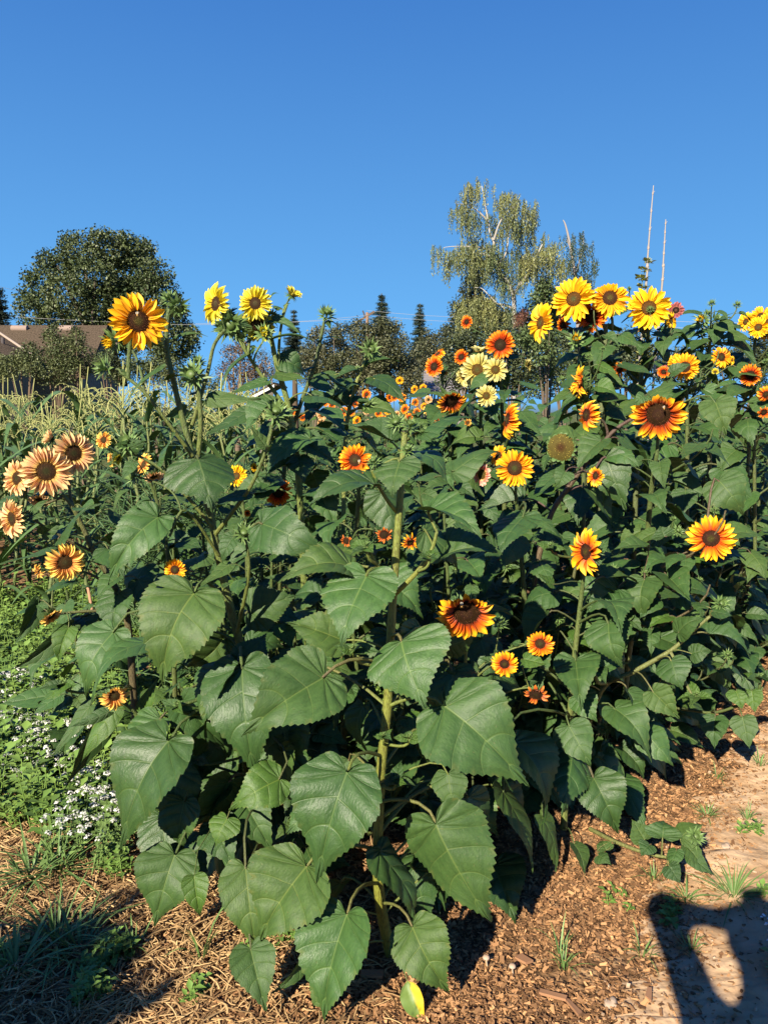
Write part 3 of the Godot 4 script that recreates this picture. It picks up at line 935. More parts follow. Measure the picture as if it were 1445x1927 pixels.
	L(30, 935, 2.7, -20, 960, 2.66, 34, 1)
	clothe(12, 0.25, 0.95, 0.16)
	L(130, 1285, 2.46, 70, 1320, 2.4, 40, 1, 1)
	shoot(120, 1290, 2.46, 40)
	finish()

	start("sunflower_plant", "low side shoot of a sunflower bearing one small yellow-orange bloom above the white flowers", "", path_px([[330, 1560, 2.4], [300, 1420, 2.36], [262, 1350, 2.3], [232, 1322, 2.28]]), 0.007, 0.004)
	fl(216, 1309, 2.24, 56, "honey", 6, -4, 2.0, 0.06)
	L(205, 1340, 2.3, 130, 1370, 2.26, 24, 3)
	L(265, 1350, 2.3, 300, 1270, 2.3, 30, 0, 1)
	L(300, 1400, 2.34, 240, 1450, 2.3, 50, 3)
	finish()

	start("sunflower_plant", "sunflower behind the left plants with two drooping peach and gold blooms", "", path_px([[330, 1310, 3.2], [320, 1080, 3.2], [300, 960, 3.2], [280, 900, 3.18]]), 0.011, 0.006)
	fl(272, 874, 3.1, 46, "honey", -60, 20, 0.0, 0.12)
	fl(290, 896, 3.05, 40, "peach", 20, -55, 0.0, 0.12)
	fl(196, 828, 3.5, 34, "honey", -30, 10, 0.0, 0.3)
	fl(222, 862, 3.4, 36, "lemon", 60, -30, 2.0, 0.3)
	fl(210, 866, 3.45, 30, "honey", -70, 0, 0.0, 0.3)
	clothe(14, 0.25, 1.0, 0.18)
	finish()

	start("sunflower_plant", "short sunflower between the tall front plants, its bright yellow bloom half hidden", "", path_px([[470, 1350, 3.1], [465, 1050, 3.1], [455, 930, 3.1]]), 0.01, 0.006)
	fl(446, 896, 3.0, 44, "yellow", -25, 10, 0.0, 0.1)
	fl(478, 880, 3.05, 20, "yellow", 50, 10, 0.0, 0.1)
	fl(466, 966, 3.0, 14, "flame", 0, 10, 0.0, 0.1)
	clothe(10, 0.3, 1.0, 0.17)
	finish()

	start("sunflower_plant", "sunflower with dark red blooms in the shade behind the left stems", "", path_px([[560, 1290, 3.3], [545, 1050, 3.3], [525, 950, 3.3]]), 0.011, 0.006)
	fl(524, 926, 3.1, 56, "ember", 10, -12, 0.0, 0.1)
	fl(505, 918, 3.16, 36, "ember", -50, 0, 0.0, 0.1)
	clothe(12, 0.3, 1.0, 0.2)
	finish()

func right_plants() -> void:
	start("sunflower_plant", "sunflower behind the nearest stem with one orange bloom that holds a bee", "", path_px([[640, 1500, 2.75], [660, 1150, 2.75], [672, 980, 2.75], [676, 900, 2.72]]), 0.013, 0.006)
	fl(668, 866, 2.62, 64, "flame", -8, 2, 0.0, 0.1, "orange bloom with red petal bases and a bee")
	fl(652, 1018, 2.5, 30, "rust", -30, -15, 1.0, 0.1)
	fl(723, 1006, 2.45, 38, "rust", 0, -10, 1.0, 0.1)
	fl(772, 1020, 2.5, 44, "sunset", 20, -20, 1.0, 0.1)
	clothe(15, 0.25, 0.95, 0.24, true)
	finish()

	start("sunflower_plant", "sunflower with an amber bloom in front of a smaller one, right of the nearest stem", "", path_px([[1010, 1500, 2.9], [990, 1180, 2.9], [978, 1010, 2.88], [970, 930, 2.84]]), 0.013, 0.006)
	fl(968, 881, 2.7, 74, "amber", -6, 4, 0.0, 0.12, "open amber bloom")
	fl(938, 858, 2.78, 42, "amber", -48, 18, 0.0, 0.12)
	fl(907, 893, 2.72, 44, "pink", -40, 6, 0.0, 0.15, "small pink-and-cream bloom facing left")
	L(984, 972, 2.62, 938, 1044, 2.52, 98, 1)
	L(850, 888, 2.7, 938, 848, 2.76, 66, 1)
	L(905, 1205, 2.5, 926, 1292, 2.44, 66, 0)
	clothe(13, 0.2, 0.8, 0.22, true)
	finish()

	start("sunflower_plant", "sunflower with a purple-brown slanting stem carrying a bare green seed head", "", path_px([[985, 1420, 3.1], [998, 1150, 3.08], [1030, 985, 3.06], [1078, 905, 3.04], [1130, 838, 3.02], [1160, 806, 3.02], [1195, 785, 3.02]]), 0.013, 0.006, Color(0.13, 0.1, 0.05), Color(0.1, 0.06, 0.05))
	fl(1055, 842, 2.95, 62, "seed", -4, 2, 0.0, 0.06, "seed head that has dropped its petals")
	fl(1121, 895, 2.72, 46, "sunset", -48, 4, 2.0, 0.08)
	fl(1104, 781, 2.98, 66, "sunset", -58, 0, 4.0, 0.08, "bloom seen edge-on with swept-back petals")
	L(1140, 862, 2.92, 1178, 964, 2.86, 78, 0)
	L(1064, 888, 2.9, 1046, 920, 2.88, 40, 0)
	L(1190, 770, 2.98, 1290, 720, 3.02, 70, 1)
	L(1130, 830, 2.96, 1080, 880, 2.9, 60, 1)
	clothe(10, 0.25, 0.8, 0.19)
	finish()

	start("sunflower_plant", "sunflower with a large gold bloom, dark red around its wide brown disc", "", path_px([[1200, 1330, 3.15], [1215, 1050, 3.1], [1225, 920, 3.04], [1236, 850, 3.0]]), 0.014, 0.007)
	fl(1238, 779, 2.9, 104, "dark", -2, -10, 2.0, 0.12, "large two-toned bloom, its upper petals in its own shade")
	L(1345, 757, 2.9, 1366, 816, 2.84, 66, 0)
	L(1212, 745, 2.9, 1192, 762, 2.9, 24, 0)
	clothe(14, 0.2, 0.95, 0.2)
	branches(3, 0.4, 0.9, 0.25, 5, 0.12)
	finish()

	start("sunflower_plant", "sunflower at the right with a round orange and gold bloom beside a grey bud", "", path_px([[1170, 1360, 3.0], [1195, 1150, 2.96], [1240, 1070, 2.92], [1300, 1045, 2.88]]), 0.012, 0.006, STEM_LOW, Color(0.12, 0.1, 0.05))
	fl(1337, 1013, 2.75, 90, "sunset", 2, 2, 0.0, 0.04, "round orange bloom with golden petal tips")
	bd(1275, 998, 2.8, 22, 0, 0, 30, 0.06)
	bd(1212, 1078, 2.86, 16, 0, 0, 50, 0.04)
	L(1212, 1090, 2.8, 1203, 1164, 2.74, 76, 0)
	L(1160, 1108, 2.8, 1096, 1152, 2.74, 66, 0)
	L(1215, 1030, 2.84, 1148, 1030, 2.8, 40, 1)
	L(1352, 905, 2.9, 1402, 968, 2.84, 84, 0)
	L(1340, 1060, 2.8, 1400, 1050, 2.8, 50, 1)
	L(1250, 1010, 2.8, 1240, 990, 2.82, 46, 1)
	clothe(12, 0.15, 0.9, 0.2, true)
	branches(3, 0.2, 0.8, 0.28, 5, 0.12)
	finish()

	start("sunflower_plant", "sunflower with one orange bloom seen half side-on above heart-shaped leaves", "", path_px([[1060, 1560, 2.7], [1075, 1300, 2.7], [1090, 1150, 2.7], [1098, 1080, 2.68]]), 0.013, 0.006, Color(0.16, 0.2, 0.05), STEM_TOP)
	fl(1104, 1038, 2.55, 92, "sunset", -52, 2, 0.0, 0.1, "orange bloom seen half side-on")
	L(1144, 1172, 2.55, 1166, 1258, 2.48, 90, 0)
	L(1060, 1470, 2.5, 1000, 1420, 2.5, 90, 3)
	L(1116, 1464, 2.5, 1166, 1572, 2.42, 92, 0)
	L(1070, 1366, 2.5, 1112, 1444, 2.44, 74, 0)
	L(960, 1400, 2.4, 1040, 1542, 2.3, 142, 3)
	L(946, 1488, 2.3, 1006, 1642, 2.2, 118, 3)
	L(890, 1500, 2.3, 935, 1570, 2.2, 90, 0, 1)
	L(1040, 1100, 2.6, 1010, 1080, 2.6, 40, 1, 1)
	L(1020, 1540, 2.45, 1050, 1640, 2.4, 70, 3)
	L(1080, 1590, 2.5, 1100, 1650, 2.44, 50, 3)
	clothe(13, 0.2, 0.85, 0.23, true)
	shoot(1035, 1030, 2.55, 36)
	finish()

	start("sunflower_plant", "sunflower right of the nearest stem with a large tilted gold and dark red bloom", "", path_px([[880, 1640, 2.45], [868, 1480, 2.45], [872, 1330, 2.45], [876, 1230, 2.42]]), 0.011, 0.005, Color(0.2, 0.22, 0.045), Color(0.16, 0.2, 0.05))
	fl(877, 1152, 2.28, 116, "dark", 4, -14, 2.0, 0.1, "large tilted bloom, a bee at its disc")
	fl(1016, 1211, 2.34, 54, "flame", 0, -6, 0.0, 0.2)
	fl(949, 1249, 2.28, 54, "sunset", 2, -6, 0.0, 0.2)
	fl(1008, 1306, 2.32, 56, "rust", 0, -28, 1.0, 0.2, "wilted rust-coloured bloom hanging down")
	bd(940, 1172, 2.36, 34, 0, 10, 70, 0.2)
	L(845, 1215, 2.36, 900, 1190, 2.4, 60, 3)
	L(985, 1240, 2.36, 1030, 1252, 2.32, 40, 1, 1)
	clothe(12, 0.15, 0.9, 0.22, true)
	finish()

	start("sunflower_plant", "tall sunflower against the birch with yellow blooms and a pale thick stem", "", path_px([[1120, 1180, 3.9], [1128, 900, 3.9], [1133, 740, 3.9], [1138, 650, 3.9], [1140, 610, 3.9]]), 0.017, 0.009, Color(0.13, 0.16, 0.06), Color(0.12, 0.16, 0.06))
	limb(path_px([[1136, 690, 3.9], [1150, 640, 3.88], [1152, 600, 3.86]]), 0.006, 0.005)
	fl(1079, 563, 3.75, 84, "yellow", -10, 6, 0.0, 0.15, "star-shaped yellow bloom, topmost on the right")
	fl(1147, 561, 3.8, 76, "gold", 8, 8, 2.0, 0.12, "yellow bloom with a wide brown disc and folded petals")
	fl(1018, 608, 3.75, 76, "yellow", -56, 4, 0.0, 0.25, "yellow bloom turned half away to the left")
	fl(1112, 596, 3.85, 62, "ember", -10, 0, 0.0, 0.15, "red-orange bloom behind the yellow ones")
	fl(1060, 612, 3.9, 40, "ember", -50, 0, 1.0, 0.15)
	bd(1083, 640, 3.7, 36, 2, -10, 20, 0.15)
	fl(1128, 600, 3.95, 20, "lemon", 0, 0, 3.0, 0.1)
	L(1130, 660, 3.86, 1080, 690, 3.8, 60, 1)
	L(1125, 680, 3.86, 1170, 668, 3.84, 50, 1)
	L(1120, 640, 3.9, 1160, 650, 3.9, 50, 3)
	clothe(22, 0.12, 0.92, 0.22)
	branches(4, 0.4, 0.9, 0.25, 4, 0.12)
	finish()

	start("sunflower_plant", "tall sunflower with an open yellow bloom and a small wine-red one beside it", "", path_px([[1190, 1120, 4.1], [1198, 850, 4.1], [1205, 720, 4.1], [1216, 650, 4.08], [1222, 610, 4.05]]), 0.015, 0.007, Color(0.1, 0.13, 0.04), Color(0.09, 0.12, 0.04))
	limb(path_px([[1204, 740, 4.1], [1230, 670, 4.1], [1246, 630, 4.1], [1252, 610, 4.1]]), 0.008, 0.005)
	fl(1220, 580, 3.9, 84, "yellow", 8, 6, 0.0, 0.12, "flat open yellow bloom")
	fl(1271, 584, 4.1, 32, "wine", 0, 10, 0.0, 0.2, "small wine-red bloom")
	fl(1261, 604, 4.1, 36, "yellow", 55, 0, 0.0, 0.15)
	fl(1212, 620, 4.15, 26, "peach", 0, -60, 0.0, 0.15)
	fl(1247, 698, 3.9, 26, "wine", 0, 10, 4.0, 0.15)
	L(1250, 640, 4.0, 1300, 620, 4.0, 40, 1)
	L(1200, 680, 4.05, 1230, 660, 4.0, 44, 3)
	clothe(21, 0.12, 0.92, 0.21)
	branches(4, 0.5, 0.9, 0.25, 4, 0.12)
	finish()

	start("sunflower_plant", "tall sunflower crowned by a knot of green buds, one of them opening yellow", "", path_px([[1335, 1050, 4.3], [1334, 800, 4.3], [1333, 680, 4.3], [1335, 630, 4.3], [1337, 612, 4.3]]), 0.013, 0.008, Color(0.1, 0.13, 0.04), Color(0.13, 0.18, 0.055))
	bd(1320, 604, 4.25, 34, 2, -40, 20, 0.05)
	bd(1346, 600, 4.3, 30, 1, 40, 30, 0.05)
	bd(1330, 590, 4.3, 22, 0, 0, 60, 0.05)
	bd(1358, 636, 4.3, 22, 1, 40, 50, 0.1)
	bd(1318, 628, 4.3, 22, 0, -30, 30, 0.1)
	bd(1312, 656, 4.3, 26, 1, -30, 20, 0.1)
	bd(1378, 644, 4.3, 24, 0, 20, 60, 0.15)
	L(1348, 602, 4.3, 1388, 586, 4.3, 16, 1)
	L(1348, 612, 4.3, 1386, 614, 4.3, 12, 1)
	L(1320, 605, 4.28, 1298, 594, 4.3, 14, 1)
	L(1316, 612, 4.3, 1292, 634, 4.28, 18, 1)
	L(1334, 670, 4.28, 1332, 705, 4.24, 40, 0)
	clothe(21, 0.12, 0.93, 0.2)
	branches(4, 0.5, 0.9, 0.22, 4, 0.11)
	finish()

	start("sunflower_plant", "sunflower at the right edge with a bunch of small golden blooms against the sky", "", path_px([[1400, 1040, 4.4], [1410, 800, 4.4], [1416, 690, 4.4], [1420, 640, 4.4]]), 0.0105, 0.008, Color(0.09, 0.11, 0.035), Color(0.12, 0.16, 0.05))
	fl(1403, 606, 4.35, 38, "yellow", -40, 5, 0.0, 0.1)
	fl(1426, 616, 4.25, 42, "yellow", 0, 0, 0.0, 0.1, "small golden bloom, lowest of its bunch")
	fl(1432, 596, 4.4, 44, "gold", 10, 20, 0.0, 0.1)
	fl(1446, 606, 4.35, 40, "yellow", 20, 0, 0.0, 0.1)
	fl(1440, 628, 4.45, 30, "gold", 40, -10, 2.0, 0.1)
	L(1420, 640, 4.36, 1370, 642, 4.34, 34, 1)
	clothe(21, 0.12, 0.93, 0.2)
	branches(4, 0.5, 0.9, 0.22, 4, 0.11)
	finish()

	start("sunflower_plant", "sunflower with an orange-red bloom with dark disc right of the cream blooms", "", path_px([[950, 1150, 4.0], [948, 900, 4.0], [944, 760, 4.0], [941, 700, 4.0]]), 0.013, 0.007)
	fl(941, 649, 3.9, 58, "ember", -6, 4, 0.0, 0.12, "orange-red bloom with nearly black disc")
	fl(878, 606, 4.6, 26, "ember", -30, 0, 0.0, 0.4, "small dark orange bloom in front of the birch")
	fl(956, 790, 3.6, 74, "sunset", -74, 6, 4.0, 0.2, "bloom seen edge-on, petals hanging")
	clothe(21, 0.12, 0.95, 0.2)
	finish()

	start("sunflower_plant", "sunflower with pale cream star-like blooms", "", path_px([[905, 1120, 4.1], [905, 900, 4.1], [904, 780, 4.1], [902, 720, 4.1]]), 0.013, 0.006)
	fl(898, 696, 4.0, 66, "cream", -8, 4, 0.0, 0.12, "largest cream bloom with an olive-brown disc")
	fl(932, 696, 3.9, 50, "cream", 4, 6, 0.0, 0.12, "star-shaped cream bloom right of the largest")
	fl(915, 745, 3.8, 44, "cream", 2, 6, 0.0, 0.12, "lowest cream bloom")
	fl(872, 708, 4.05, 44, "cream", -50, -20, 2.0, 0.12)
	fl(900, 662, 4.1, 40, "cream", 20, 80, 3.0, 0.12)
	fl(992, 688, 4.1, 30, "cream", 66, 0, 0.0, 0.2)
	fl(880, 796, 3.8, 20, "honey", 0, 20, 3.0, 0.2)
	clothe(20, 0.12, 0.95, 0.2)
	finish()

	start("sunflower_plant", "sunflower with rusty orange blooms at the left end of the tall row", "", path_px([[850, 1100, 4.2], [848, 880, 4.2], [842, 780, 4.2], [830, 730, 4.2]]), 0.012, 0.006)
	fl(817, 690, 4.1, 40, "ember", -30, 4, 0.0, 0.15)
	fl(824, 666, 4.2, 30, "sunset", -50, 40, 4.0, 0.15)
	fl(868, 672, 4.2, 30, "ember", -20, 8, 0.0, 0.2)
	fl(849, 754, 4.0, 62, "dark", 20, -34, 2.0, 0.12, "drooping bloom of dull gold with a dark disc")
	fl(835, 700, 4.2, 22, "honey", 30, 0, 1.0, 0.15)
	clothe(19, 0.12, 0.95, 0.19)
	finish()

	start("sunflower_plant", "sunflower with an orange bloom crossed by a leaf, under the knot of green buds", "", path_px([[1290, 1060, 3.9], [1292, 850, 3.9], [1292, 760, 3.9], [1290, 720, 3.88]]), 0.013, 0.006)
	fl(1288, 691, 3.78, 54, "amber", -8, 4, 0.0, 0.12, "orange bloom partly covered by a leaf")
	fl(1270, 682, 3.9, 34, "amber", -40, 10, 0.0, 0.12)
	fl(1248, 700, 3.85, 24, "ember", 10, 10, 0.0, 0.15)
	fl(1356, 672, 3.95, 42, "amber", 35, 4, 0.0, 0.2)
	fl(1345, 700, 3.8, 18, "lemon", 0, 30, 3.0, 0.2)
	fl(1376, 678, 4.0, 18, "yellow", 60, 0, 0.0, 0.2)
	L(1262, 702, 3.72, 1302, 684, 3.7, 24, 0)
	clothe(20, 0.12, 0.95, 0.2)
	branches(3, 0.5, 0.9, 0.22, 4, 0.11)
	finish()

	start("sunflower_plant", "sunflower at the right edge with a small copper-red bloom", "", path_px([[1420, 1060, 3.8], [1418, 850, 3.8], [1414, 760, 3.8], [1411, 730, 3.78]]), 0.009, 0.006)
	fl(1411, 706, 3.7, 42, "ember", -4, 4, 0.0, 0.12, "copper-red bloom with an olive disc")
	fl(1440, 742, 3.6, 34, "flame", 30, -20, 4.0, 0.12)
	fl(1436, 776, 3.5, 30, "ember", 20, -20, 1.0, 0.12)
	clothe(20, 0.12, 0.95, 0.2)
	branches(3, 0.5, 0.9, 0.22, 4, 0.11)
	finish()

	start("sunflower_plant", "sunflower with withered orange blooms seen edge-on beside the pale thick stem", "", path_px([[1095, 1120, 3.6], [1098, 880, 3.6], [1098, 760, 3.6], [1094, 720, 3.58]]), 0.012, 0.006)
	fl(1093, 718, 3.5, 70, "sunset", -80, 0, 1.0, 0.12, "withered bloom seen edge-on")
	fl(1084, 736, 3.55, 40, "amber", -50, -20, 1.0, 0.12)
	fl(1164, 695, 3.8, 34, "flame", 10, 0, 1.0, 0.2, "ragged orange bloom behind leaves")
	fl(1060, 606, 4.0, 30, "flame", -40, 0, 1.0, 0.5)
	clothe(20, 0.12, 0.95, 0.19)
	branches(3, 0.5, 0.9, 0.22, 4, 0.11)
	finish()

	start("sunflower_plant", "sunflower shoot sprawling flat over the wood chips towards the sandy path", "", path_px([[1110, 1560, 2.62], [1160, 1585, 2.5], [1215, 1605, 2.42], [1262, 1612, 2.38], [1300, 1590, 2.36]]), 0.008, 0.004, Color(0.16, 0.17, 0.05), Color(0.15, 0.17, 0.05))
	bd(1308, 1574, 2.36, 34, 1, 10, 40, 0.02)
	L(1212, 1580, 2.42, 1188, 1542, 2.46, 52, 1)
	L(1246, 1576, 2.4, 1248, 1540, 2.44, 62, 1)
	L(1280, 1576, 2.38, 1322, 1548, 2.4, 54, 1)
	L(1222, 1590, 2.38, 1205, 1612, 2.36, 36, 1)
	L(1290, 1592, 2.36, 1322, 1636, 2.32, 40, 1)
	L(1296, 1610, 2.34, 1342, 1648, 2.3, 34, 1)
	L(1272, 1600, 2.34, 1262, 1640, 2.3, 34, 0)
	L(1258, 1630, 2.3, 1280, 1664, 2.27, 40, 1)
	L(1140, 1600, 2.46, 1128, 1580, 2.5, 34, 1)
	L(1125, 1610, 2.44, 1150, 1626, 2.4, 30, 1)
	finish()

	start("sunflower_plant", "low sunflower branch reaching right over the mulch with a grey bud at its end", "", path_px([[1085, 1440, 2.8], [1130, 1300, 2.75], [1190, 1265, 2.7], [1260, 1225, 2.66], [1300, 1190, 2.64], [1335, 1160, 2.62]]), 0.011, 0.005, Color(0.15, 0.18, 0.05), Color(0.17, 0.19, 0.06))
	bd(1356, 1136, 2.62, 30, 1, 10, 30, 0.03)
	L(1262, 1243, 2.6, 1283, 1300, 2.54, 66, 0)
	L(1228, 1302, 2.58, 1280, 1354, 2.52, 56, 0)
	L(1090, 1308, 2.6, 1124, 1360, 2.54, 56, 0)
	L(1334, 1194, 2.6, 1418, 1230, 2.54, 60, 1)
	L(1276, 1190, 2.62, 1320, 1160, 2.6, 70, 1)
	L(1300, 1230, 2.6, 1340, 1225, 2.58, 40, 3)
	L(1340, 1150, 2.6, 1380, 1160, 2.58, 50, 1)
	L(1180, 1300, 2.64, 1190, 1350, 2.6, 60, 3)
	L(1214, 1380, 2.6, 1268, 1442, 2.54, 60, 0)
	shoot(1120, 1260, 2.6, 60)
	shoot(1310, 1310, 2.6, 40)
	finish()

	start("sunflower_plant", "low sunflower branch at the right edge with small pointed leaves above the bare soil", "", path_px([[1230, 1330, 3.4], [1290, 1335, 3.3], [1350, 1340, 3.2], [1420, 1310, 3.1], [1440, 1280, 3.1]]), 0.008, 0.004)
	L(1345, 1350, 3.1, 1344, 1410, 3.05, 50, 0)
	L(1396, 1350, 3.05, 1410, 1410, 3.0, 50, 0)
	L(1384, 1300, 3.1, 1396, 1336, 3.06, 40, 0, 1)
	L(1414, 1300, 3.06, 1420, 1342, 3.02, 40, 0, 1)
	shoot(1430, 1278, 3.05, 46)
	finish()

# fillers of the same bed: none of them stands out
func filler_plants() -> void:
	var label := "leafy green sunflower among its neighbours in the bed right of the nearest stem"
	var group := "leafy sunflowers filling the bed"
	for row in 6:
		for k in 16:
			var s := 0.35 + (0.21 if row == 0 else 0.3) * k + rf(-0.1, 0.1)
			var back: float = [0.28, 0.75, 1.25, 1.85, 2.6, 3.5][row] + rf(-0.15, 0.15)
			var x := 0.08 + s * 0.98 - back * 0.55
			var z := -2.1 - s * 0.98 - back * 0.72
			if row == 0 and k < 1: continue
			var tall: float = [0.95, 1.28, 1.48, 1.55, 1.6, 1.62][row] * rf(0.88, 1.06)
			if x < 0.55: tall = minf(tall, 1.36 + 0.06 * rf(-1, 1))
			if x < 0.15 or x > -z * 0.52 + 0.25: continue
			var lean := Vector3(rf(-0.12, 0.18), 0, rf(-0.05, 0.15))
			var a := Vector3(x, 0, z)
			label = ["low leafy sunflower without blooms along the front edge above the wood chips", "leafy sunflower without blooms in the thick of the bed right of the nearest stem", "tall leafy sunflower without blooms at the back of the bed below the yellow blooms"][[0, 1, 1, 2, 2, 2][row]]
			group = ["leafy sunflowers along the front edge", "leafy sunflowers filling the bed", "leafy sunflowers at the back of the bed"][[0, 1, 1, 2, 2, 2][row]]
			start("sunflower_plant", label, group, [a, a + Vector3(0, tall * 0.35, 0) + lean * 0.2, a + Vector3(0, tall * 0.7, 0) + lean * 0.7, a + Vector3(0, tall, 0) + lean], rf(0.01, 0.014), 0.005, STEM_LOW.lerp(PURPLE, rf(0, 0.5)), STEM_TOP.lerp(PURPLE, rf(0, 0.3)))
			clothe(20 if row < 2 else 22, 0.1 if row < 2 else 0.3, 1.0, rf(0.17, 0.23), row == 0)
			if row < 2: clothe(7, 0.1, 0.5, 0.19)
			branches(4, 0.25 if row < 2 else 0.5, 0.97, 0.3, 6, 0.135)
			if row == 0: branches(2, 0.1, 0.5, 0.32, 5, 0.12)
			finish()
	label = "leafy green sunflower without blooms low between the tall front plants"
	group = "leafy sunflowers between the front plants"
	for p in [[-0.3, -2.75, 0.95], [-0.05, -2.7, 1.0], [0.12, -2.55, 0.8], [-0.55, -2.95, 0.8], [-0.1, -3.2, 1.1], [0.3, -3.0, 1.2], [-0.35, -2.5, 0.55], [-0.75, -3.4, 1.15], [-1.0, -3.6, 1.05], [-0.6, -3.7, 1.25], [-0.35, -3.8, 1.3], [-1.2, -3.9, 1.2], [-0.85, -4.1, 1.3], [-0.5, -3.2, 1.0], [-1.35, -3.4, 0.8]]:
		var a := Vector3(p[0], 0, p[1])
		var lean := Vector3(rf(-0.1, 0.1), 0, 0.05)
		start("sunflower_plant", label, group, [a, a + Vector3(0, p[2] * 0.5, 0) + lean * 0.4, a + Vector3(0, p[2], 0) + lean], 0.011, 0.005)
		clothe(16, 0.15, 1.0, 0.2, true)
		branches(3, 0.3, 0.9, 0.25, 5, 0.12)
		finish()

# the far bed: low plants with small blooms
func far_bed() -> void:
	var spots := "752,716,gold 735,748,flame 742,748,flame 780,733,amber 796,730,amber 806,752,peach 781,757,flame 804,772,honey 784,775,flame 747,780,peach 719,790,flame 730,766,flame 705,764,flame 640,742,peach 655,740,peach 662,776,flame 648,774,flame 626,778,wine 606,782,peach 570,786,flame 551,776,flame 604,795,peach 641,793,lemon 698,792,peach 730,772,amber 845,790,wine 690,742,flame 762,770,flame 668,760,flame 590,775,peach 712,778,flame 660,745,amber 625,762,flame 640,790,flame 672,792,amber 690,772,peach 716,752,flame 756,748,flame 770,786,flame 798,765,amber 815,775,honey 822,790,flame 840,780,peach 580,762,flame 612,758,flame 735,800,flame 790,796,peach"
	var n := 0
	for word in spots.split(" "):
		var f := word.split(",")
		var px := float(f[0])
		var py := float(f[1])
		var d := 6.3 + 2.2 * rng.randf() - (py - 740.0) * 0.012
		var top := at(px, py, d)
		var a := Vector3(top.x + rf(-0.15, 0.15), 0, top.z - 0.05)
		start("sunflower_plant", "sunflower with a small %s bloom in the far bed behind the nearest plants" % {"gold": "golden", "flame": "orange", "amber": "amber", "peach": "peach", "honey": "honey-coloured", "wine": "dull red", "lemon": "pale yellow"}[f[2]], "small %s sunflowers in the far bed" % f[2], [a, a + Vector3(0, top.y * 0.5, 0), Vector3(top.x, top.y - 0.12, top.z - 0.03)], 0.009, 0.004)
		fl(px, py, d, rf(15, 20), f[2], rf(-40, 20), rf(0, 15), 0.0, 0.1)
		clothe(11, 0.2, 1.0, 0.17)
		branches(3, 0.45, 0.95, 0.25, 4, 0.1)
		finish()
		n += 1
	for k in 26:
		var d := rf(5.2, 9.0)
		var a := Vector3(rf(-1.1, 0.75) * d / 7.0, 0, -d)
		var h := rf(1.15, 1.5) + (d - 6.0) * 0.05
		start("sunflower_plant", "low green sunflower without blooms in the far bed behind the nearest plants", "green sunflowers in the far bed", [a, a + Vector3(0.02, h * 0.5, 0), a + Vector3(rf(-0.1, 0.1), h, 0)], 0.009, 0.004)
		clothe(10, 0.3, 1.0, 0.17)
		branches(3, 0.5, 0.98, 0.24, 4, 0.1)
		finish()

# ------------------------------------------------------------------ ground
func lie(x: float, z: float) -> float:   # the lie of the ground, flat far off
	var near := clampf(1.0 - Vector2(x, z + 3.0).length() / 14.0, 0.0, 1.0)
	return (M.relief.get_noise_2d(x * 100.0, z * 100.0) * 0.05 + M.relief.get_noise_2d(x * 420.0 + 50.0, z * 420.0) * 0.012) * near

func ground() -> void:
	M.relief = noise(0.008, FastNoiseLite.TYPE_SIMPLEX_SMOOTH, 3, 77)
	var g := Mesher.new()
	var steps := []
	var x := 0.0
	var d := 0.06
	while x < 420.0:
		steps.append(x)
		x += d
		if x > 3.2: d *= 1.25
	var line := []
	for k in range(steps.size() - 1, 0, -1): line.append(-steps[k])
	line.append_array(steps)
	var n := line.size()
	for a in n:
		for b in n:
			var p := Vector3(line[b], 0, line[a] - 2.6)
			p.y = lie(p.x, p.z)
			g.vert(p)
	for a in n - 1:
		for b in n - 1:
			var k := a * n + b
			g.quad(k, k + n, k + n + 1, k + 1)
	tag(obj("ground", g.done(), M.soil), "", "", "", "structure")
	g = Mesher.new()
	for k in 41:
		var px := -400.0 + 20.0 * k
		g.vert(Vector3(px, 0.006, -10.8 + 0.4 * sin(k * 1.7)))
		g.vert(Vector3(px, 0.006, -400))
	for k in 40: g.quad(2 * k, 2 * k + 1, 2 * k + 3, 2 * k + 2)
	tag(obj("lawn", g.done(), M.lawn), "", "", "", "structure")
	g = Mesher.new()
	var edge := [[-0.4, 0.95, 4.5], [-1.7, 0.5, 4.5], [-2.0, 0.72, 4.6], [-2.6, 1.06, 4.8], [-3.3, 1.55, 5.4], [-4.2, 2.35, 6.6], [-5.5, 3.5, 8.0], [-7.5, 5.4, 10.5], [-11.0, 9.0, 15.0]]
	var rows := []
	for k in edge.size() - 1:
		for j in 24:
			var f := j / 24.0
			rows.append([lerpf(edge[k][0], edge[k + 1][0], f), lerpf(edge[k][1], edge[k + 1][1], f), lerpf(edge[k][2], edge[k + 1][2], f)])
	for k in rows.size():
		var l: float = rows[k][1] + M.relief.get_noise_1d(k * 80.0) * 0.16 + M.relief.get_noise_1d(k * 450.0) * 0.07
		for b in 61:
			var px := lerpf(l, rows[k][2], pow(b / 60.0, 1.4))
			var pz: float = rows[k][0]
			g.vert(Vector3(px, lie(px, pz) + 0.003 + 0.009 * smoothstep(0.0, 0.5, px - l) + M.relief.get_noise_2d(px * 900.0, pz * 900.0) * 0.006, pz))
	for k in rows.size() - 1:
		for b in 60:
			var q := k * 61 + b
			g.quad(q, q + 1, q + 62, q + 61)
	tag(obj("path", g.done(), M.sand), "", "", "", "structure")

func path_edge(z: float) -> float:
	return lerpf(0.5, 0.72, (-1.7 - z) / 0.3) if z > -2.0 else (0.72 + (-2.0 - z) * 0.62 if z > -3.3 else 1.53 + (-3.3 - z) * 0.75)

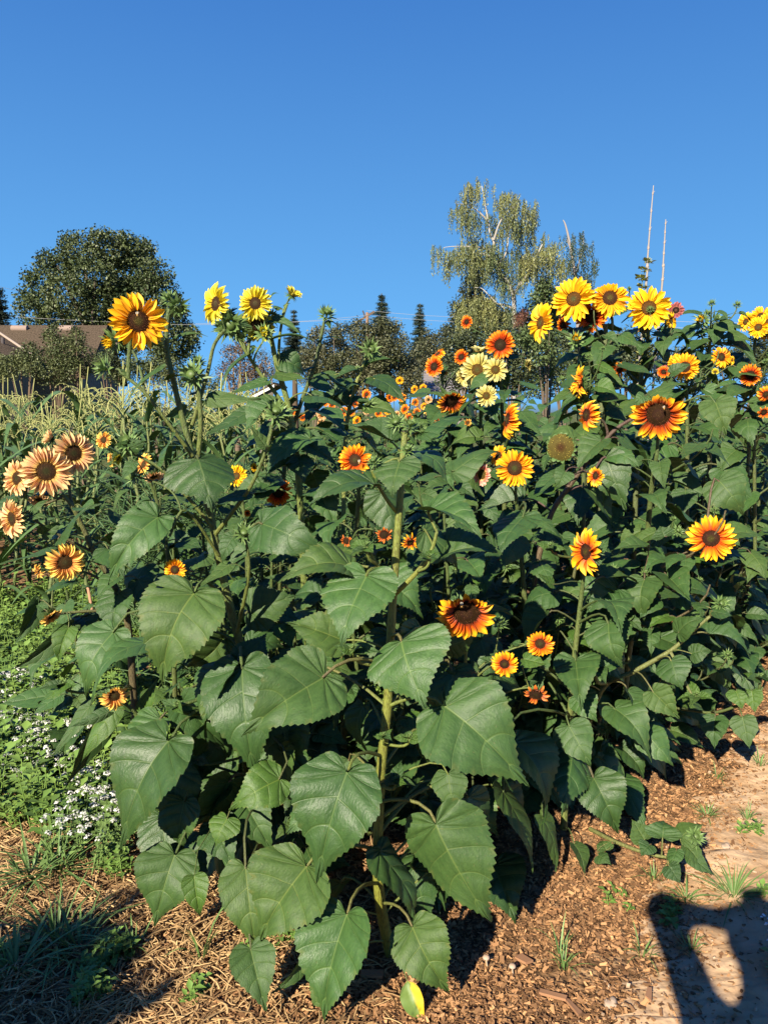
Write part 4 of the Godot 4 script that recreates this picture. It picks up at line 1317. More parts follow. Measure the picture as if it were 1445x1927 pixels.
func loose_litter() -> void:
	var chip := Mesher.new()
	chip.box(Vector3.ZERO, Vector3(0.5, 0.02, 0.04), Vector3(0, 0.06, 0.02), Vector3(-0.05, 0, 0.15))
	for k in chip.v.size():
		chip.v[k] += Vector3(0.1 * sin(k * 3.1), 0.04 * sin(k * 5.3), 0.07 * sin(k * 2.3))
	var chip_mesh := chip.done()
	var places := []
	var tints := []
	while places.size() < 110000:
		var z := -1.35 - 4.4 * pow(rng.randf(), 1.7)
		var x := rf(-0.75, 3.4)
		var over := x - path_edge(z)
		if over > 0.0 and rng.randf() > exp(-over * 4.5) * 0.72 + 0.012: continue
		if over < -1.6 - (-z - 1.4) * 0.1: continue
		if x < -0.18 and rng.randf() > exp((x + 0.18) * 4.0): continue
		if M.relief.get_noise_2d(x * 260.0 + 900.0, z * 260.0) < rf(-0.75, -0.1): continue
		var s := 0.005 + 0.0165 * pow(rng.randf(), 2.3)
		var b := Basis.from_euler(Vector3(rf(-0.5, 0.5), rf(0, TAU), rf(-0.5, 0.5))).scaled(Vector3.ONE * s * rf(0.8, 1.2))
		b.z *= rf(0.5, 1.5)
		places.append(Transform3D(b, Vector3(x, lie(x, z) + rf(0.001, 0.011), z)))
		var t := pow(rng.randf(), 1.25)
		tints.append(Color(0.13, 0.065, 0.03).lerp(Color(0.56, 0.31, 0.14), t) * rf(0.75, 1.15))
	tag(many("wood_chips", chip_mesh, M.chip, places, tints), "brown wood-chip mulch spread between the plants and the sandy path", "mulch", "", "stuff")
	var straw := Mesher.new()
	straw.tube([Vector3(-0.5, 0, 0), Vector3(-0.17, 0.02, 0.03), Vector3(0.2, 0.03, 0.02), Vector3(0.5, 0, -0.03)], 0.022, 0.018, 4, Color.WHITE, Color.WHITE)
	var straw_mesh := straw.done()
	places = []
	tints = []
	while places.size() < 23000:
		var z := -1.2 - 2.9 * pow(rng.randf(), 1.3)
		var x := rf(-2.6, 0.05)
		if x > -0.35 and rng.randf() > exp(-(x + 0.35) * 5.0): continue
		if x < z * 0.62 - 0.3: continue
		var long := rf(0.03, 0.075) * (1.0 if rng.randf() < 0.85 else 2.1)
		var b := Basis.from_euler(Vector3(rf(-0.3, 0.3), rf(0, TAU), rf(-0.28, 0.28))) * Basis.from_scale(Vector3(long, 0.055 * rf(0.6, 1.3), 0.11 * rf(0.5, 1.4)))
		places.append(Transform3D(b, Vector3(x, lie(x, z) + rf(0.002, 0.022), z)))
		tints.append(Color(0.19, 0.105, 0.045).lerp(Color(0.64, 0.43, 0.2), pow(rng.randf(), 1.2)) * rf(0.75, 1.1))
	tag(many("straw", straw_mesh, M.chip, places, tints), "loose brown straw covering the ground at the lower left", "straw", "", "stuff")
	var grit := Mesher.new()
	grit.box(Vector3.ZERO, Vector3(0.5, 0.1, 0), Vector3(0, 0.35, 0.1), Vector3(0.1, 0, 0.45))
	places = []
	tints = []
	for k in 3500:
		var z := -1.3 - 4.0 * pow(rng.randf(), 1.6)
		var x := path_edge(z) + rf(-0.1, 1.6)
		places.append(Transform3D(Basis.from_euler(Vector3(rf(0, TAU), rf(0, TAU), 0)).scaled(Vector3.ONE * (0.002 + 0.009 * pow(rng.randf(), 5))), Vector3(x, lie(x, z) + 0.014, z)))
		tints.append(Color(0.3, 0.2, 0.12).lerp(Color(0.5, 0.36, 0.24), rng.randf()))
	tag(many("grit", grit.done(), M.chip, places, tints), "small crumbs of soil and grit on the sandy path", "grit", "", "stuff")

func strap(g: Mesher, root: Vector3, dir: Vector3, length: float, width: float, bend: float, c0: Color, c1: Color, n := 6) -> void:   # a grass or maize blade
	var first := g.v.size()
	var d := dir.normalized()
	var flat_d := Vector3(d.x, 0, d.z).normalized() if Vector2(d.x, d.z).length() > 0.01 else Vector3(1, 0, 0)
	var side := Vector3(-flat_d.z, 0, flat_d.x)
	for a in n + 1:
		var t := float(a) / n
		var p := root + d * length * t + (flat_d * 0.35 - Vector3(0, 1, 0)) * bend * length * t * t
		var w := width * (0.6 + 0.8 * t if t < 0.4 else 0.92 * (1.0 - (t - 0.4) / 0.6) + 0.02)
		var up := side.cross(d)
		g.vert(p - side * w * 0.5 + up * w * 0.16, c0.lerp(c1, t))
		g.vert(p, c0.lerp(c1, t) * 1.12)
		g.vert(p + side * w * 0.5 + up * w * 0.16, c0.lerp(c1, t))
	for a in n:
		for b in 2:
			var k := first + a * 3 + b
			g.quad(k, k + 3, k + 4, k + 1)

func tuft_mesh(n: int, tall: float, spread: float, c: Color) -> ArrayMesh:
	var g := Mesher.new()
	for k in n:
		var w := rf(0, TAU)
		var o := Vector3(cos(w), 0, sin(w))
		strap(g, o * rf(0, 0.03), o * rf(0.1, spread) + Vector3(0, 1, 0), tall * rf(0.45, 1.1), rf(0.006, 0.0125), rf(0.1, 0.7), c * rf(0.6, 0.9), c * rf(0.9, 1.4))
	for k in g.c.size(): g.c[k].a = 1.0
	return g.done()

func sprig(g: Mesher, root: Vector3, tall: float, leaves: int, size: float, c: Color) -> void:   # a small herb stem with oval leaves
	var top := root + Vector3(rf(-0.3, 0.3), 1, rf(-0.3, 0.3)) * tall
	g.tube([root, root.lerp(top, 0.5), top], 0.0022, 0.001, 4, c * 1.2, c)
	for k in leaves:
		var f := (k + 0.5) / leaves
		var p := root.lerp(top, f)
		var w := k * 2.4 + rf(-0.4, 0.4)
		var o := Vector3(cos(w), rf(-0.2, 0.6), sin(w)).normalized()
		var s := size * rf(0.6, 1.2)
		var side := Vector3(-sin(w), 0, cos(w)) * s * rf(0.24, 0.36)
		var up := Vector3(0, 0.14 * s, 0)
		var col := c * rf(0.7, 1.35)
		var i0 := g.vert(p, col)
		var i1 := g.vert(p + o * s * 0.45 + side + up, col)
		var i2 := g.vert(p + o * s * 0.5, col * 0.9)
		var i3 := g.vert(p + o * s * 0.45 - side + up, col)
		var i4 := g.vert(p + o * s, col * 1.1)
		g.tri(i0, i1, i2); g.tri(i0, i2, i3); g.tri(i1, i4, i2); g.tri(i2, i4, i3)

func low_plants() -> void:
	var tufts := []
	for k in 4:
		tufts.append(tuft_mesh([64, 34, 18, 9][k], [0.34, 0.24, 0.19, 0.34][k], [2.4, 1.5, 0.9, 0.35][k], Color(0.11, 0.19, 0.05)))
	var spots := "110,1640,0,bushy green grass tuft in the straw below the white flowers at the left edge|60,1660,1,small grass tuft beside the bushy one at the left edge|105,1770,0,grass tuft at the rim of the shade in the lower left|30,1830,1,sparse grass tuft in the shade at the left edge|380,1800,3,upright grass blades in the straw beneath the left sunflower|150,1790,1,flattened grass tuft at the edge of the lower left shade|250,1780,2,thin grass under the lowest left leaf|205,1520,1,grass tuft between the two white-flowered clumps|160,1500,0,long-bladed grass in front of the white flowers|1330,1530,1,grass tuft on the rim of the sandy path|1350,1460,2,sparse grass where the mulch meets the path|1290,1690,1,grass tuft at the edge of the photographer's shadow|1380,1690,0,grass tuft inside the photographer's shadow on the path|1060,1820,2,bent grass blades in the wood chips at bottom centre|1052,1800,3,single tall grass stalk standing in the wood chips|1230,1650,2,small grass tuft below the sprawling shoot|1210,1790,2,few grass blades in the chips left of the shadow|1300,1790,2,grass blades in the lit gap of the shadow|1430,1440,2,low grass on the path's far right edge|1405,1540,2,thin grass on the sandy path"
	for row in spots.split("|"):
		var f := row.split(",", true, 3)
		var p := on_ground(float(f[0]), float(f[1]))
		p.y = lie(p.x, p.z) - 0.003
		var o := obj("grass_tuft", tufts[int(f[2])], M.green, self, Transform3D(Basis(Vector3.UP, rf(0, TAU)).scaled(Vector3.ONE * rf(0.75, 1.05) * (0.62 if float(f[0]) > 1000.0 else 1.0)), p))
		tag(o, f[3], "grass")
	var weeds := []
	for k in 3:
		var g := Mesher.new()
		for j in [16, 8, 5][k]:
			sprig(g, Vector3(rf(-0.05, 0.05), 0, rf(-0.05, 0.05)), rf(0.02, 0.06) * (1.6 if k == 0 else 1.0), 6, 0.03, Color(0.12, 0.21, 0.04))
		for j in g.c.size(): g.c[j].a = 1.0
		weeds.append(g.done())
	spots = "1164,1695,2,small bright green seedling alone in the wood chips|1415,1565,1,little rosette weed on the bare sandy path|180,1830,0,dark leafy weed in the lower left shade|215,1790,0,leafy weed at the right end of the lower left shade|160,1880,0,low weed in the shade at the bottom left|365,1885,1,round-leaved seedling in the straw at the bottom|480,1800,1,bright weed behind the lowest left leaves|545,1770,0,lobed bright green weed left of the thick stem|230,1640,0,yellow-green weed beneath the big left leaf|20,1790,1,small weed at the left edge in the straw|1265,1720,1,shaded weed where the shadow begins on the mulch|1440,1690,1,leafy weed at the right edge in the shadow"
	for row in spots.split("|"):
		var f := row.split(",", true, 3)
		var p := on_ground(float(f[0]), float(f[1]))
		p.y = lie(p.x, p.z)
		var o := obj("weed", weeds[int(f[2])], M.green, self, Transform3D(Basis(Vector3.UP, rf(0, TAU)).scaled(Vector3.ONE * rf(0.8, 1.2)), p))
		tag(o, f[3], "weed")
	# white alyssum: mounds of fine leaves under rounded flower clusters
	var protos := []
	for k in 3:
		var root := thing("white_alyssum", "", "flower", Vector3.ZERO, "white alyssum clumps")
		var g := Mesher.new()
		for j in 85:
			var w := rf(0, TAU)
			var r := 0.17 * sqrt(rng.randf())
			sprig(g, Vector3(cos(w) * r, 0, sin(w) * r), rf(0.06, 0.17), 7, 0.032, Color(0.13, 0.21, 0.055))
		for j in g.c.size(): g.c[j].a = 1.0
		obj("foliage", g.done(), M.green, root)
		g = Mesher.new()
		for j in [70, 42, 24][k]:
			var w := rf(0, TAU)
			var r := 0.18 * sqrt(rng.randf())
			var c := Vector3(cos(w) * r, rf(0.13, 0.21) - r * 0.3, sin(w) * r)
			for q in 16:
				var o := Vector3(rf(-1, 1), rf(0.15, 1), rf(-1, 1)).normalized() * rf(0.008, 0.0145)
				var e := rf(0.0028, 0.0044)
				var up := (o + Vector3(0, 0.01, 0.004)).normalized()
				var sx := up.cross(Vector3(0.3, 0.2, 0.9)).normalized() * e
				var sz := up.cross(sx)
				g.quad(g.vert(c + o - sx), g.vert(c + o + sz), g.vert(c + o + sx), g.vert(c + o - sz))
		for j in g.c.size(): g.c[j] = Color(0.6, 0.6, 0.54) * rf(0.8, 1.1)
		obj("blossoms", g.done(), M.blossom, root)
		protos.append(root)
	var named := "195,1520,0,densest white alyssum clump beside the big left leaf|185,1590,0,white alyssum clump hanging over the straw under the left sunflower|75,1470,0,white alyssum clump nearest the left edge grass|45,1400,0,sparse white alyssum at the left edge|120,1440,0,white alyssum behind the left edge clump|20,1330,0,white alyssum in the weeds at the left edge|95,1290,2,thin white alyssum under the lower honey-coloured bloom|150,1270,1,white alyssum clump behind the folded left leaf|60,1350,2,straggling white alyssum among bright weeds|330,1290,1,white alyssum glimpsed between the left sunflower leaves|440,1240,2,white alyssum seen through the left plant's lower leaves|520,1180,1,white alyssum far back between the two front stems|410,1220,1,white alyssum behind the left stem"
	var n := 0
	for row in named.split("|"):
		var f := row.split(",", true, 3)
		var p := on_ground(float(f[0]), float(f[1]) + 10.0)
		p.y = lie(p.x, p.z)
		var k := int(f[2])
		var o: Node3D = protos[k]
		if n < 3 and k == n: pass
		var c := copy(o, p, rf(0, TAU), f[3], rf(0.85, 1.15))
		n += 1
	for o in protos: o.free()
	var near := on_ground(1436, 1845)
	var edge_clump := thing("white_alyssum", "white alyssum sprig in the shadow at the right edge of the path", "flower", Vector3(near.x + 0.08, lie(near.x, near.z), near.z), "white alyssum clumps")
	var g2 := Mesher.new()
	for j in 25: sprig(g2, Vector3(rf(-0.06, 0.06), 0, rf(-0.08, 0.08)), rf(0.04, 0.1), 6, 0.03, Color(0.12, 0.2, 0.05))
	for j in g2.c.size(): g2.c[j].a = 1.0
	obj("foliage", g2.done(), M.green, edge_clump)
	g2 = Mesher.new()
	for j in 70:
		var c := Vector3(rf(-0.05, 0.05), rf(0.06, 0.12), rf(-0.1, 0.1))
		for q in 4:
			var o := Vector3(rf(-1, 1), rf(0, 1), rf(-1, 1)).normalized() * 0.007
			g2.quad(g2.vert(c + o + Vector3(-0.005, 0, 0)), g2.vert(c + o + Vector3(0, 0.002, -0.005)), g2.vert(c + o + Vector3(0.005, 0, 0)), g2.vert(c + o + Vector3(0, 0.002, 0.005)))
	for j in g2.c.size(): g2.c[j] = Color(0.8, 0.8, 0.76)
	obj("blossoms", g2.done(), M.blossom, edge_clump)
	# ground cover of mixed weeds behind and round the alyssum
	var cover := Mesher.new()
	for j in 9: sprig(cover, Vector3(rf(-0.05, 0.05), 0, rf(-0.05, 0.05)), rf(0.08, 0.2), 9, 0.04, Color(1, 1, 1))
	for j in cover.c.size(): cover.c[j].a = 1.0
	var places := []
	var tints := []
	while places.size() < 2300:
		var z := -2.75 - 3.8 * rng.randf()
		var x := rf(-0.58, 0.06) * -z
		if x > -0.5 and z > -3.4: continue
		if M.relief.get_noise_2d(x * 130.0 + 400.0, z * 130.0) < rf(-0.45, 0.1): continue
		if z > -3.0 - absf(x + 1.3) * 0.25 and rng.randf() < 0.75: continue
		places.append(Transform3D(Basis(Vector3.UP, rf(0, TAU)).scaled(Vector3(1, rf(0.5, 1.2), 1) * rf(0.7, 1.4)), Vector3(x, 0, z)))
		tints.append(Color(0.1, 0.19, 0.035).lerp(Color(0.2, 0.31, 0.06), rng.randf()))
	tag(many("weeds", cover.done(), M.green, places, tints), "bright green mixed weeds carpeting the ground left behind the sunflowers", "weeds", "", "stuff")
	# feathery cosmos-like foliage behind the left plants
	var feather := Mesher.new()
	for j in 16:
		var w := j * 2.4
		var f := 0.15 + 0.8 * j / 16.0
		var b := Vector3(0, f, 0)
		var e := b + Vector3(cos(w), rf(0.3, 0.9), sin(w)) * rf(0.2, 0.34)
		feather.tube([b, b.lerp(e, 0.5) + Vector3(0, 0.03, 0), e], 0.004, 0.002, 3, Color(1, 1, 1), Color(1, 1, 1))
		for q in 9:
			var p := b.lerp(e, 0.2 + 0.8 * q / 9.0)
			var s := Vector3(rf(-1, 1), rf(-0.2, 0.8), rf(-1, 1)).normalized() * rf(0.05, 0.12)
			feather.tube([p, p + s * 0.6, p + s + Vector3(0, 0.015, 0)], 0.0032, 0.0014, 3, Color(1, 1, 1), Color(1, 1, 1))
	feather.tube([Vector3.ZERO, Vector3(0.02, 0.5, 0), Vector3(0, 1, 0.02)], 0.006, 0.003, 4, Color(1, 1, 1), Color(1, 1, 1))
	var fm := feather.done()
	for k in 34:
		var d := rf(3.3, 5.0)
		var p := Vector3(rf(-0.36, 0.0) * d, 0, -d)
		var o := obj("feathery_herb", fm, M.feather[k % 3], self, Transform3D(Basis(Vector3.UP, rf(0, TAU)).scaled(Vector3.ONE * rf(0.85, 1.25)), p))
		tag(o, "feathery fine-leaved green herb growing behind the left sunflowers", "herb", "feathery herbs behind the left sunflowers")

func small_things() -> void:
	for row in [[963, 1842, 0.034, "pale brown mushroom with a round cap standing in the wood chips"], [914, 1826, 0.03, "thin pale mushroom in the shade of the large right leaf"]]:
		var p := on_ground(row[0], row[1])
		p.y = lie(p.x, p.z)
		var m := thing("mushroom", row[3], "mushroom", p)
		var g := Mesher.new()
		g.tube([Vector3(0.004, 0, 0), Vector3(0.001, row[2] * 0.5, 0), Vector3(0, row[2], 0)], 0.0022, 0.0016, 8, Color(0.4, 0.32, 0.22), Color(0.45, 0.36, 0.26))
		obj("stem", g.done(), M.plain, m)
		g = Mesher.new()
		var prof := [[0.0, 0.009], [0.004, 0.0085], [0.0075, 0.0065], [0.0098, 0.003], [0.0103, 0.0], [0.008, -0.001], [0.002, 0.0015]]
		for a in prof.size():
			for b in 15:
				var w := TAU * b / 14.0
				g.vert(Vector3(cos(w) * prof[a][0], prof[a][1] + row[2] - 0.004, sin(w) * prof[a][0]), Color(0.3, 0.2, 0.13).lerp(Color(0.4, 0.3, 0.22), minf(1.0, a / 3.0)))
		for a in prof.size() - 1:
			for b in 14:
				var k := a * 15 + b
				g.quad(k, k + 1, k + 16, k + 15)
		obj("cap", g.done(), M.plain, m)
	for row in [[1040, 1880, 0.04, 0.009, 0.4, "long split piece of pale bark in the wood chips at bottom right"], [700, 1852, 0.03, 0.014, 0.1, "reddish-brown flat piece of bark by the foot of the nearest stem"], [1078, 1900, 0.03, 0.01, 1.2, "short dark bark sliver in the chips near the bottom edge"], [985, 1815, 0.02, 0.012, 0.8, "stubby bark piece beside the mushroom"], [1220, 1880, 0.024, 0.01, 2.0, "reddish bark piece at the edge of the photographer's shadow"]]:
		var p := on_ground(row[0], row[1])
		p.y = lie(p.x, p.z) + 0.014
		var g := Mesher.new()
		var x: Vector3 = Vector3(cos(row[4]), 0.08, sin(row[4])) * row[2]
		var z: Vector3 = Vector3(-sin(row[4]), 0.1, cos(row[4])) * row[3]
		g.box(Vector3.ZERO, x, Vector3(0, 0.004, 0), z, Color(0.3, 0.155, 0.075))
		for k in g.v.size(): g.v[k] += Vector3(sin(g.v[k].x * 900.0), sin(g.v[k].z * 700.0 + 1.0) * 0.6, cos(g.v[k].x * 500.0)) * 0.0035
		tag(obj("bark_piece", g.done(), M.plain, self, Transform3D(Basis(), p)), row[5], "bark")
	# stones on the path
	for row in [[1150, 1895, 0.022, "flat grey-brown stone half sunk in the soil at the bottom"], [1365, 1600, 0.02, "pale sandy stone on the path right of the sprawling shoot"]]:
		var p := on_ground(row[0], row[1])
		p.y = lie(p.x, p.z) + 0.006
		var s := SphereMesh.new()
		s.radius = 1.0; s.height = 2.0; s.radial_segments = 14; s.rings = 8
		var g := Mesher.new()
		var a := s.get_mesh_arrays()
		for k in a[0].size():
			var v: Vector3 = a[0][k]
			g.vert(v * Vector3(1.0, 0.4, 0.75) * (1.0 + 0.16 * sin(v.x * 5.0 + v.z * 3.0) + 0.1 * sin(v.y * 7.0 + v.x * 4.0)), Color(0.36, 0.27, 0.19))
		for k in range(0, a[12].size(), 3): g.tri(a[12][k], a[12][k + 1], a[12][k + 2])
		tag(obj("stone", g.done(), M.plain, self, Transform3D(Basis(Vector3.UP, 0.7).scaled(Vector3.ONE * row[2]), p)), row[3], "stone")
	# wooden stake
	var a0 := at(184, 1205, 5.0)
	var a1 := at(166, 1105, 5.1)
	var g3 := Mesher.new()
	g3.tube([Vector3(a0.x + 0.1, 0, a0.z), a0, a1], 0.011, 0.01, 8, Color(0.33, 0.17, 0.09), Color(0.38, 0.2, 0.11))
	tag(obj("garden_stake", g3.done(), M.plain), "thin reddish wooden stake standing in the weeds under the honey-coloured bloom", "stake")
	for row in [[[1213, 560, 7.0], [1217, 500, 7.0], [1223, 420, 7.0], [1229, 349, 7.0], "tall pale bamboo pole with a vine at its foot, left of the two"], [[1243, 560, 7.6], [1247, 500, 7.6], [1250, 450, 7.6], [1252, 413, 7.6], "shorter grey bamboo pole, right of the two against the sky"]]:
		var path := [row[0], row[1], row[2], row[3]].map(func(q): return at(q[0], q[1], q[2]))
		path.insert(0, Vector3(path[0].x - 0.12, 0, path[0].z))
		var o := thing("bamboo_pole", row[4], "pole", path[0])
		var g := Mesher.new()
		var line := smooth(path, 7).map(func(q): return q - path[0])
		g.tube(line, 0.0125, 0.004, 8, Color(0.26, 0.23, 0.2), Color(0.3, 0.28, 0.26))
		obj("cane", g.done(), M.plain, o)
		for k in range(8, line.size() - 1, 3):
			var n := Mesher.new()
			var q: Vector3 = line[k]
			var r := lerpf(0.0155, 0.006, float(k) / line.size())
			n.tube([q - Vector3(0, 0.01, 0), q + Vector3(0, 0.01, 0)], r, r, 8, Color(0.33, 0.27, 0.22), Color(0.3, 0.25, 0.2))
			n.tube([q, q + Vector3(0.014 if k % 2 == 0 else -0.014, 0.02, 0.006)], 0.003, 0.0015, 4, Color(0.35, 0.3, 0.25), Color(0.35, 0.3, 0.25))
			obj("node", n.done(), M.plain, o)
	var foot := at(1216, 508, 6.98)
	var vine := thing("climbing_vine", "leafy yellow-green vine twining round the foot of the taller bamboo pole", "vine", Vector3(foot.x, 0, foot.z))
	var gv := Mesher.new()
	var stem := []
	for k in 40:
		var f := k / 39.0
		stem.append(Vector3(cos(f * 24.0) * 0.035, (foot.y + 0.06) * f, sin(f * 24.0) * 0.035))
	gv.tube(stem, 0.005, 0.003, 4, Color(0.12, 0.15, 0.05), Color(0.12, 0.16, 0.05))
	obj("stem", gv.done(), M.stem, vine)
	gv = Mesher.new()
	for k in 170:
		var p: Vector3 = stem[rng.randi_range(18, 39)]
		sprig(gv, p + Vector3(rf(-0.03, 0.03), 0, rf(-0.03, 0.03)), 0.04, 3, 0.06, Color(0.3, 0.32, 0.09))
	for j in gv.c.size(): gv.c[j].a = 1.0
	obj("leaves", gv.done(), M.green, vine).set_meta("kind", "stuff")
	# bees
	for row in [[259, 592, 2.155, 0.011, "bee sitting on the brown disc of the large golden bloom"], [676, 870, 2.585, 0.012, "bee on the disc of the orange bloom behind the nearest stem"], [868, 1139, 2.235, 0.013, "bee at the shaded top of the large tilted bloom"], [1249, 768, 2.85, 0.012, "bee on the disc of the large two-toned bloom at the right"]]:
		var o := thing("bee", row[4], "bee", at(row[0], row[1], row[2]))
		o.scale = Vector3.ONE * row[3]
		o.rotation = Vector3(0.9, rf(-0.6, 0.6), rf(-0.4, 0.4))
		var g := Mesher.new()
		for part in [[-0.45, 0.32, 0.3], [0.05, 0.28, 0.27], [0.38, 0.17, 0.17]]:
			var rings := []
			for k in 7:
				rings.append(Vector3(0, 0, part[0] + part[1] * cos(PI * k / 6.0)))
			var first := -1
			for k in 7:
				var row0 := g.v.size()
				for b in 11:
					var w := TAU * b / 10.0
					var r: float = part[2] * (sin(PI * k / 6.0) + 0.02)
					g.vert(rings[k] + Vector3(cos(w) * r, sin(w) * r, 0), Color(0.35, 0.2, 0.05) if (k % 2 == 0 or part[0] > 0.0) else Color(0.05, 0.035, 0.02))
				if first >= 0:
					for b in 10: g.quad(first + b, row0 + b, row0 + b + 1, first + b + 1)
				first = row0
		for s in [-1.0, 1.0]:
			for k in 3:
				g.tube([Vector3(0.1 * s, -0.1, 0.1 * k - 0.1), Vector3(0.35 * s, -0.05, 0.16 * k - 0.16), Vector3(0.42 * s, -0.32, 0.2 * k - 0.2)], 0.03, 0.02, 4, Color(0.03, 0.02, 0.015), Color(0.03, 0.02, 0.015))
		obj("body", g.done(), M.plain, o)
		for s in [-1.0, 1.0]:
			var n := Mesher.new()
			for k in 9:
				var w := PI * k / 8.0
				n.vert(Vector3(s * (0.08 + 0.28 * sin(w)), 0.25 + 0.02 * k, 0.1 - 0.75 * (1.0 - cos(w)) * 0.5), Color(0.3, 0.27, 0.2))
			for k in range(1, 8): n.tri(0, k, k + 1)
			obj("wing", n.done(), M.plain, o)

# ------------------------------------------------------------------ maize
func maize() -> void:
	var protos := []
	for v in 4:
		var o := thing("maize_plant", "pale-tasselled maize plant in the back rows of the patch, before the fruit bushes", "maize", Vector3.ZERO, "maize plants in the patch at the left")
		var g := Mesher.new()
		var h := 1.5
		var line := []
		for k in 9: line.append(Vector3(0.03 * sin(k + v), h * k / 8.0, 0.03 * cos(k * 1.3 + v)))
		g.tube(line, 0.017, 0.008, 7, Color(0.12, 0.17, 0.05), Color(0.2, 0.24, 0.08), 0.12)
		obj("stalk", g.done(), M.stem, o)
		for k in 11:
			var s := Mesher.new()
			var w := (0.0 if k % 2 == 0 else PI) + v * 0.9 + rf(-0.5, 0.5)
			var d := Vector3(cos(w), rf(1.1, 2.2), sin(w))
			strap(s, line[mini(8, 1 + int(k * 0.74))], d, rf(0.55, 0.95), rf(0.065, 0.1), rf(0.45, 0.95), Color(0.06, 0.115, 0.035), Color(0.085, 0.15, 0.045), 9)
			for j in s.c.size(): s.c[j].a = 1.0
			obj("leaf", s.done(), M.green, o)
		g = Mesher.new()
		var top: Vector3 = line[8]
		var c0 := Color(0.24, 0.28, 0.085)
		var c1 := Color(0.34, 0.34, 0.12)
		g.tube([top, top + Vector3(0.01, 0.16, 0), top + Vector3(0.04, 0.4, 0.03)], 0.004, 0.0045, 5, c0, c1)
		for k in 9:
			var w := k * 2.4 + v
			var b := top + Vector3(0, 0.03 + 0.013 * k, 0)
			var out := Vector3(cos(w), 0, sin(w)) * rf(0.13, 0.24)
			var spike := bez(b, b + out * 0.35 + Vector3(0, 0.1, 0), b + out * 0.75 + Vector3(0, 0.14, 0), b + out + Vector3(0, rf(-0.05, 0.12), 0), 5)
			g.tube(spike, 0.0026, 0.0034, 4, c0, c1)
			for q in 7:
				var p: Vector3 = spike[1 + q % 5]
				g.tube([p, p + Vector3(rf(-0.016, 0.016), -0.014, rf(-0.016, 0.016))], 0.003, 0.002, 3, c1, c1)
		obj("tassel", g.done(), M.plain, o)
		protos.append(o)
	var first := true
	var z := -5.75
	while z > -10.4:
		var x := -0.62 * -z
		while x < (0.15 * z + 0.1 if z < -6.2 else 0.3 * z):
			var o: Node3D = protos[rng.randi() % 4]
			copy(o, Vector3(x + rf(-0.1, 0.1), 0, z + rf(-0.14, 0.14)), rf(0, TAU), "pale-tasselled maize plant in the front rows of the patch, just behind the peach blooms" if z > -7.3 else "", rf(0.84, 1.09) * (0.95 if z > -6.6 else 1.0))
			x += rf(0.22, 0.42)
		z -= 0.55
	for o in protos: o.free()

# ------------------------------------------------------------------ trees
func spray(n: int, leaf_size: float, droop: float) -> ArrayMesh:   # a clump of leaves about half a metre through, unit size
	var g := Mesher.new()
	for k in n:
		var o := Vector3(rf(-1, 1), rf(-0.8, 0.8), rf(-1, 1))
		if o.length() > 1.0: o = o.normalized() * rf(0.5, 1.0)
		o *= 0.5
		var d := Vector3(rf(-1, 1), rf(-0.9, 0.5) - droop, rf(-1, 1)).normalized() * leaf_size * rf(0.7, 1.3)
		var side := d.cross(Vector3(rf(-0.6, 0.6), 1, rf(-0.6, 0.6))).normalized() * leaf_size * 0.36
		var up := side.cross(d).normalized() * leaf_size * 0.12
		var c := Color(1, 1, 1) * rf(0.7, 1.25)
		var a := g.vert(o, c)
		var b := g.vert(o + d * 0.5 + side + up, c)
		var e := g.vert(o + d * 0.5 - side + up, c)
		var f := g.vert(o + d, c)
		g.tri(a, b, f); g.tri(a, f, e)
	return g.done()

func trunk_and_limbs(o: Node3D, foot: Vector3, limbs: Array, c0: Color, c1: Color, m: Material) -> void:
	var g := Mesher.new()
	for l in limbs:
		g.tube(smooth(l[0], 5).map(func(p): return p - foot), l[1], l[2], 8, c0, c1, 0.08)
	obj("trunk", g.done(), m, o)

# blobs: [px, py, distance, radius in pixels]; leaves fill each blob's outer part unevenly
func crown(o: Node3D, foot: Vector3, blobs: Array, mesh: Mesh, size: float, density: float, c0: Color, c1: Color, squash := 1.0) -> void:
	var places := []
	var tints := []
	for b in blobs:
		var c := at(b[0], b[1], b[2])
		var r := metres(b[0], b[1], b[2], b[3])
		var n := int(density * pow(r / size, 2.0) * 20.0) + 8
		var hue := rf(0, 1)
		for k in n:
			var d := Vector3(rf(-1, 1), rf(-1, 1), rf(-1, 1))
			while d.length() > 1.0 or d.length() < 0.05: d = Vector3(rf(-1, 1), rf(-1, 1), rf(-1, 1))
			d = d.normalized() * pow(d.length(), 0.55) * (1.0 + 0.22 * sin(d.x * 7.0 + hue * 9.0) * sin(d.y * 6.0 + d.z * 8.0))
			places.append(Transform3D(Basis.from_euler(Vector3(rf(-0.4, 0.4), rf(0, TAU), rf(-0.4, 0.4))).scaled(Vector3.ONE * size * rf(0.6, 1.25)), c + d * r * Vector3(1, squash, 1) - foot))
			tints.append(c0.lerp(c1, clampf(0.5 * hue + rf(0, 0.5), 0, 1)) * rf(0.85, 1.15))
	many("crown", mesh, M.green, places, tints, o)

func px_blobs(text: String, d: float) -> Array:
	var out := []
	for w in text.split(" "):
		var f: PackedStringArray = w.split(",")
		out.append([float(f[0]), float(f[1]), d * rf(0.97, 1.03), float(f[2])])
	return out

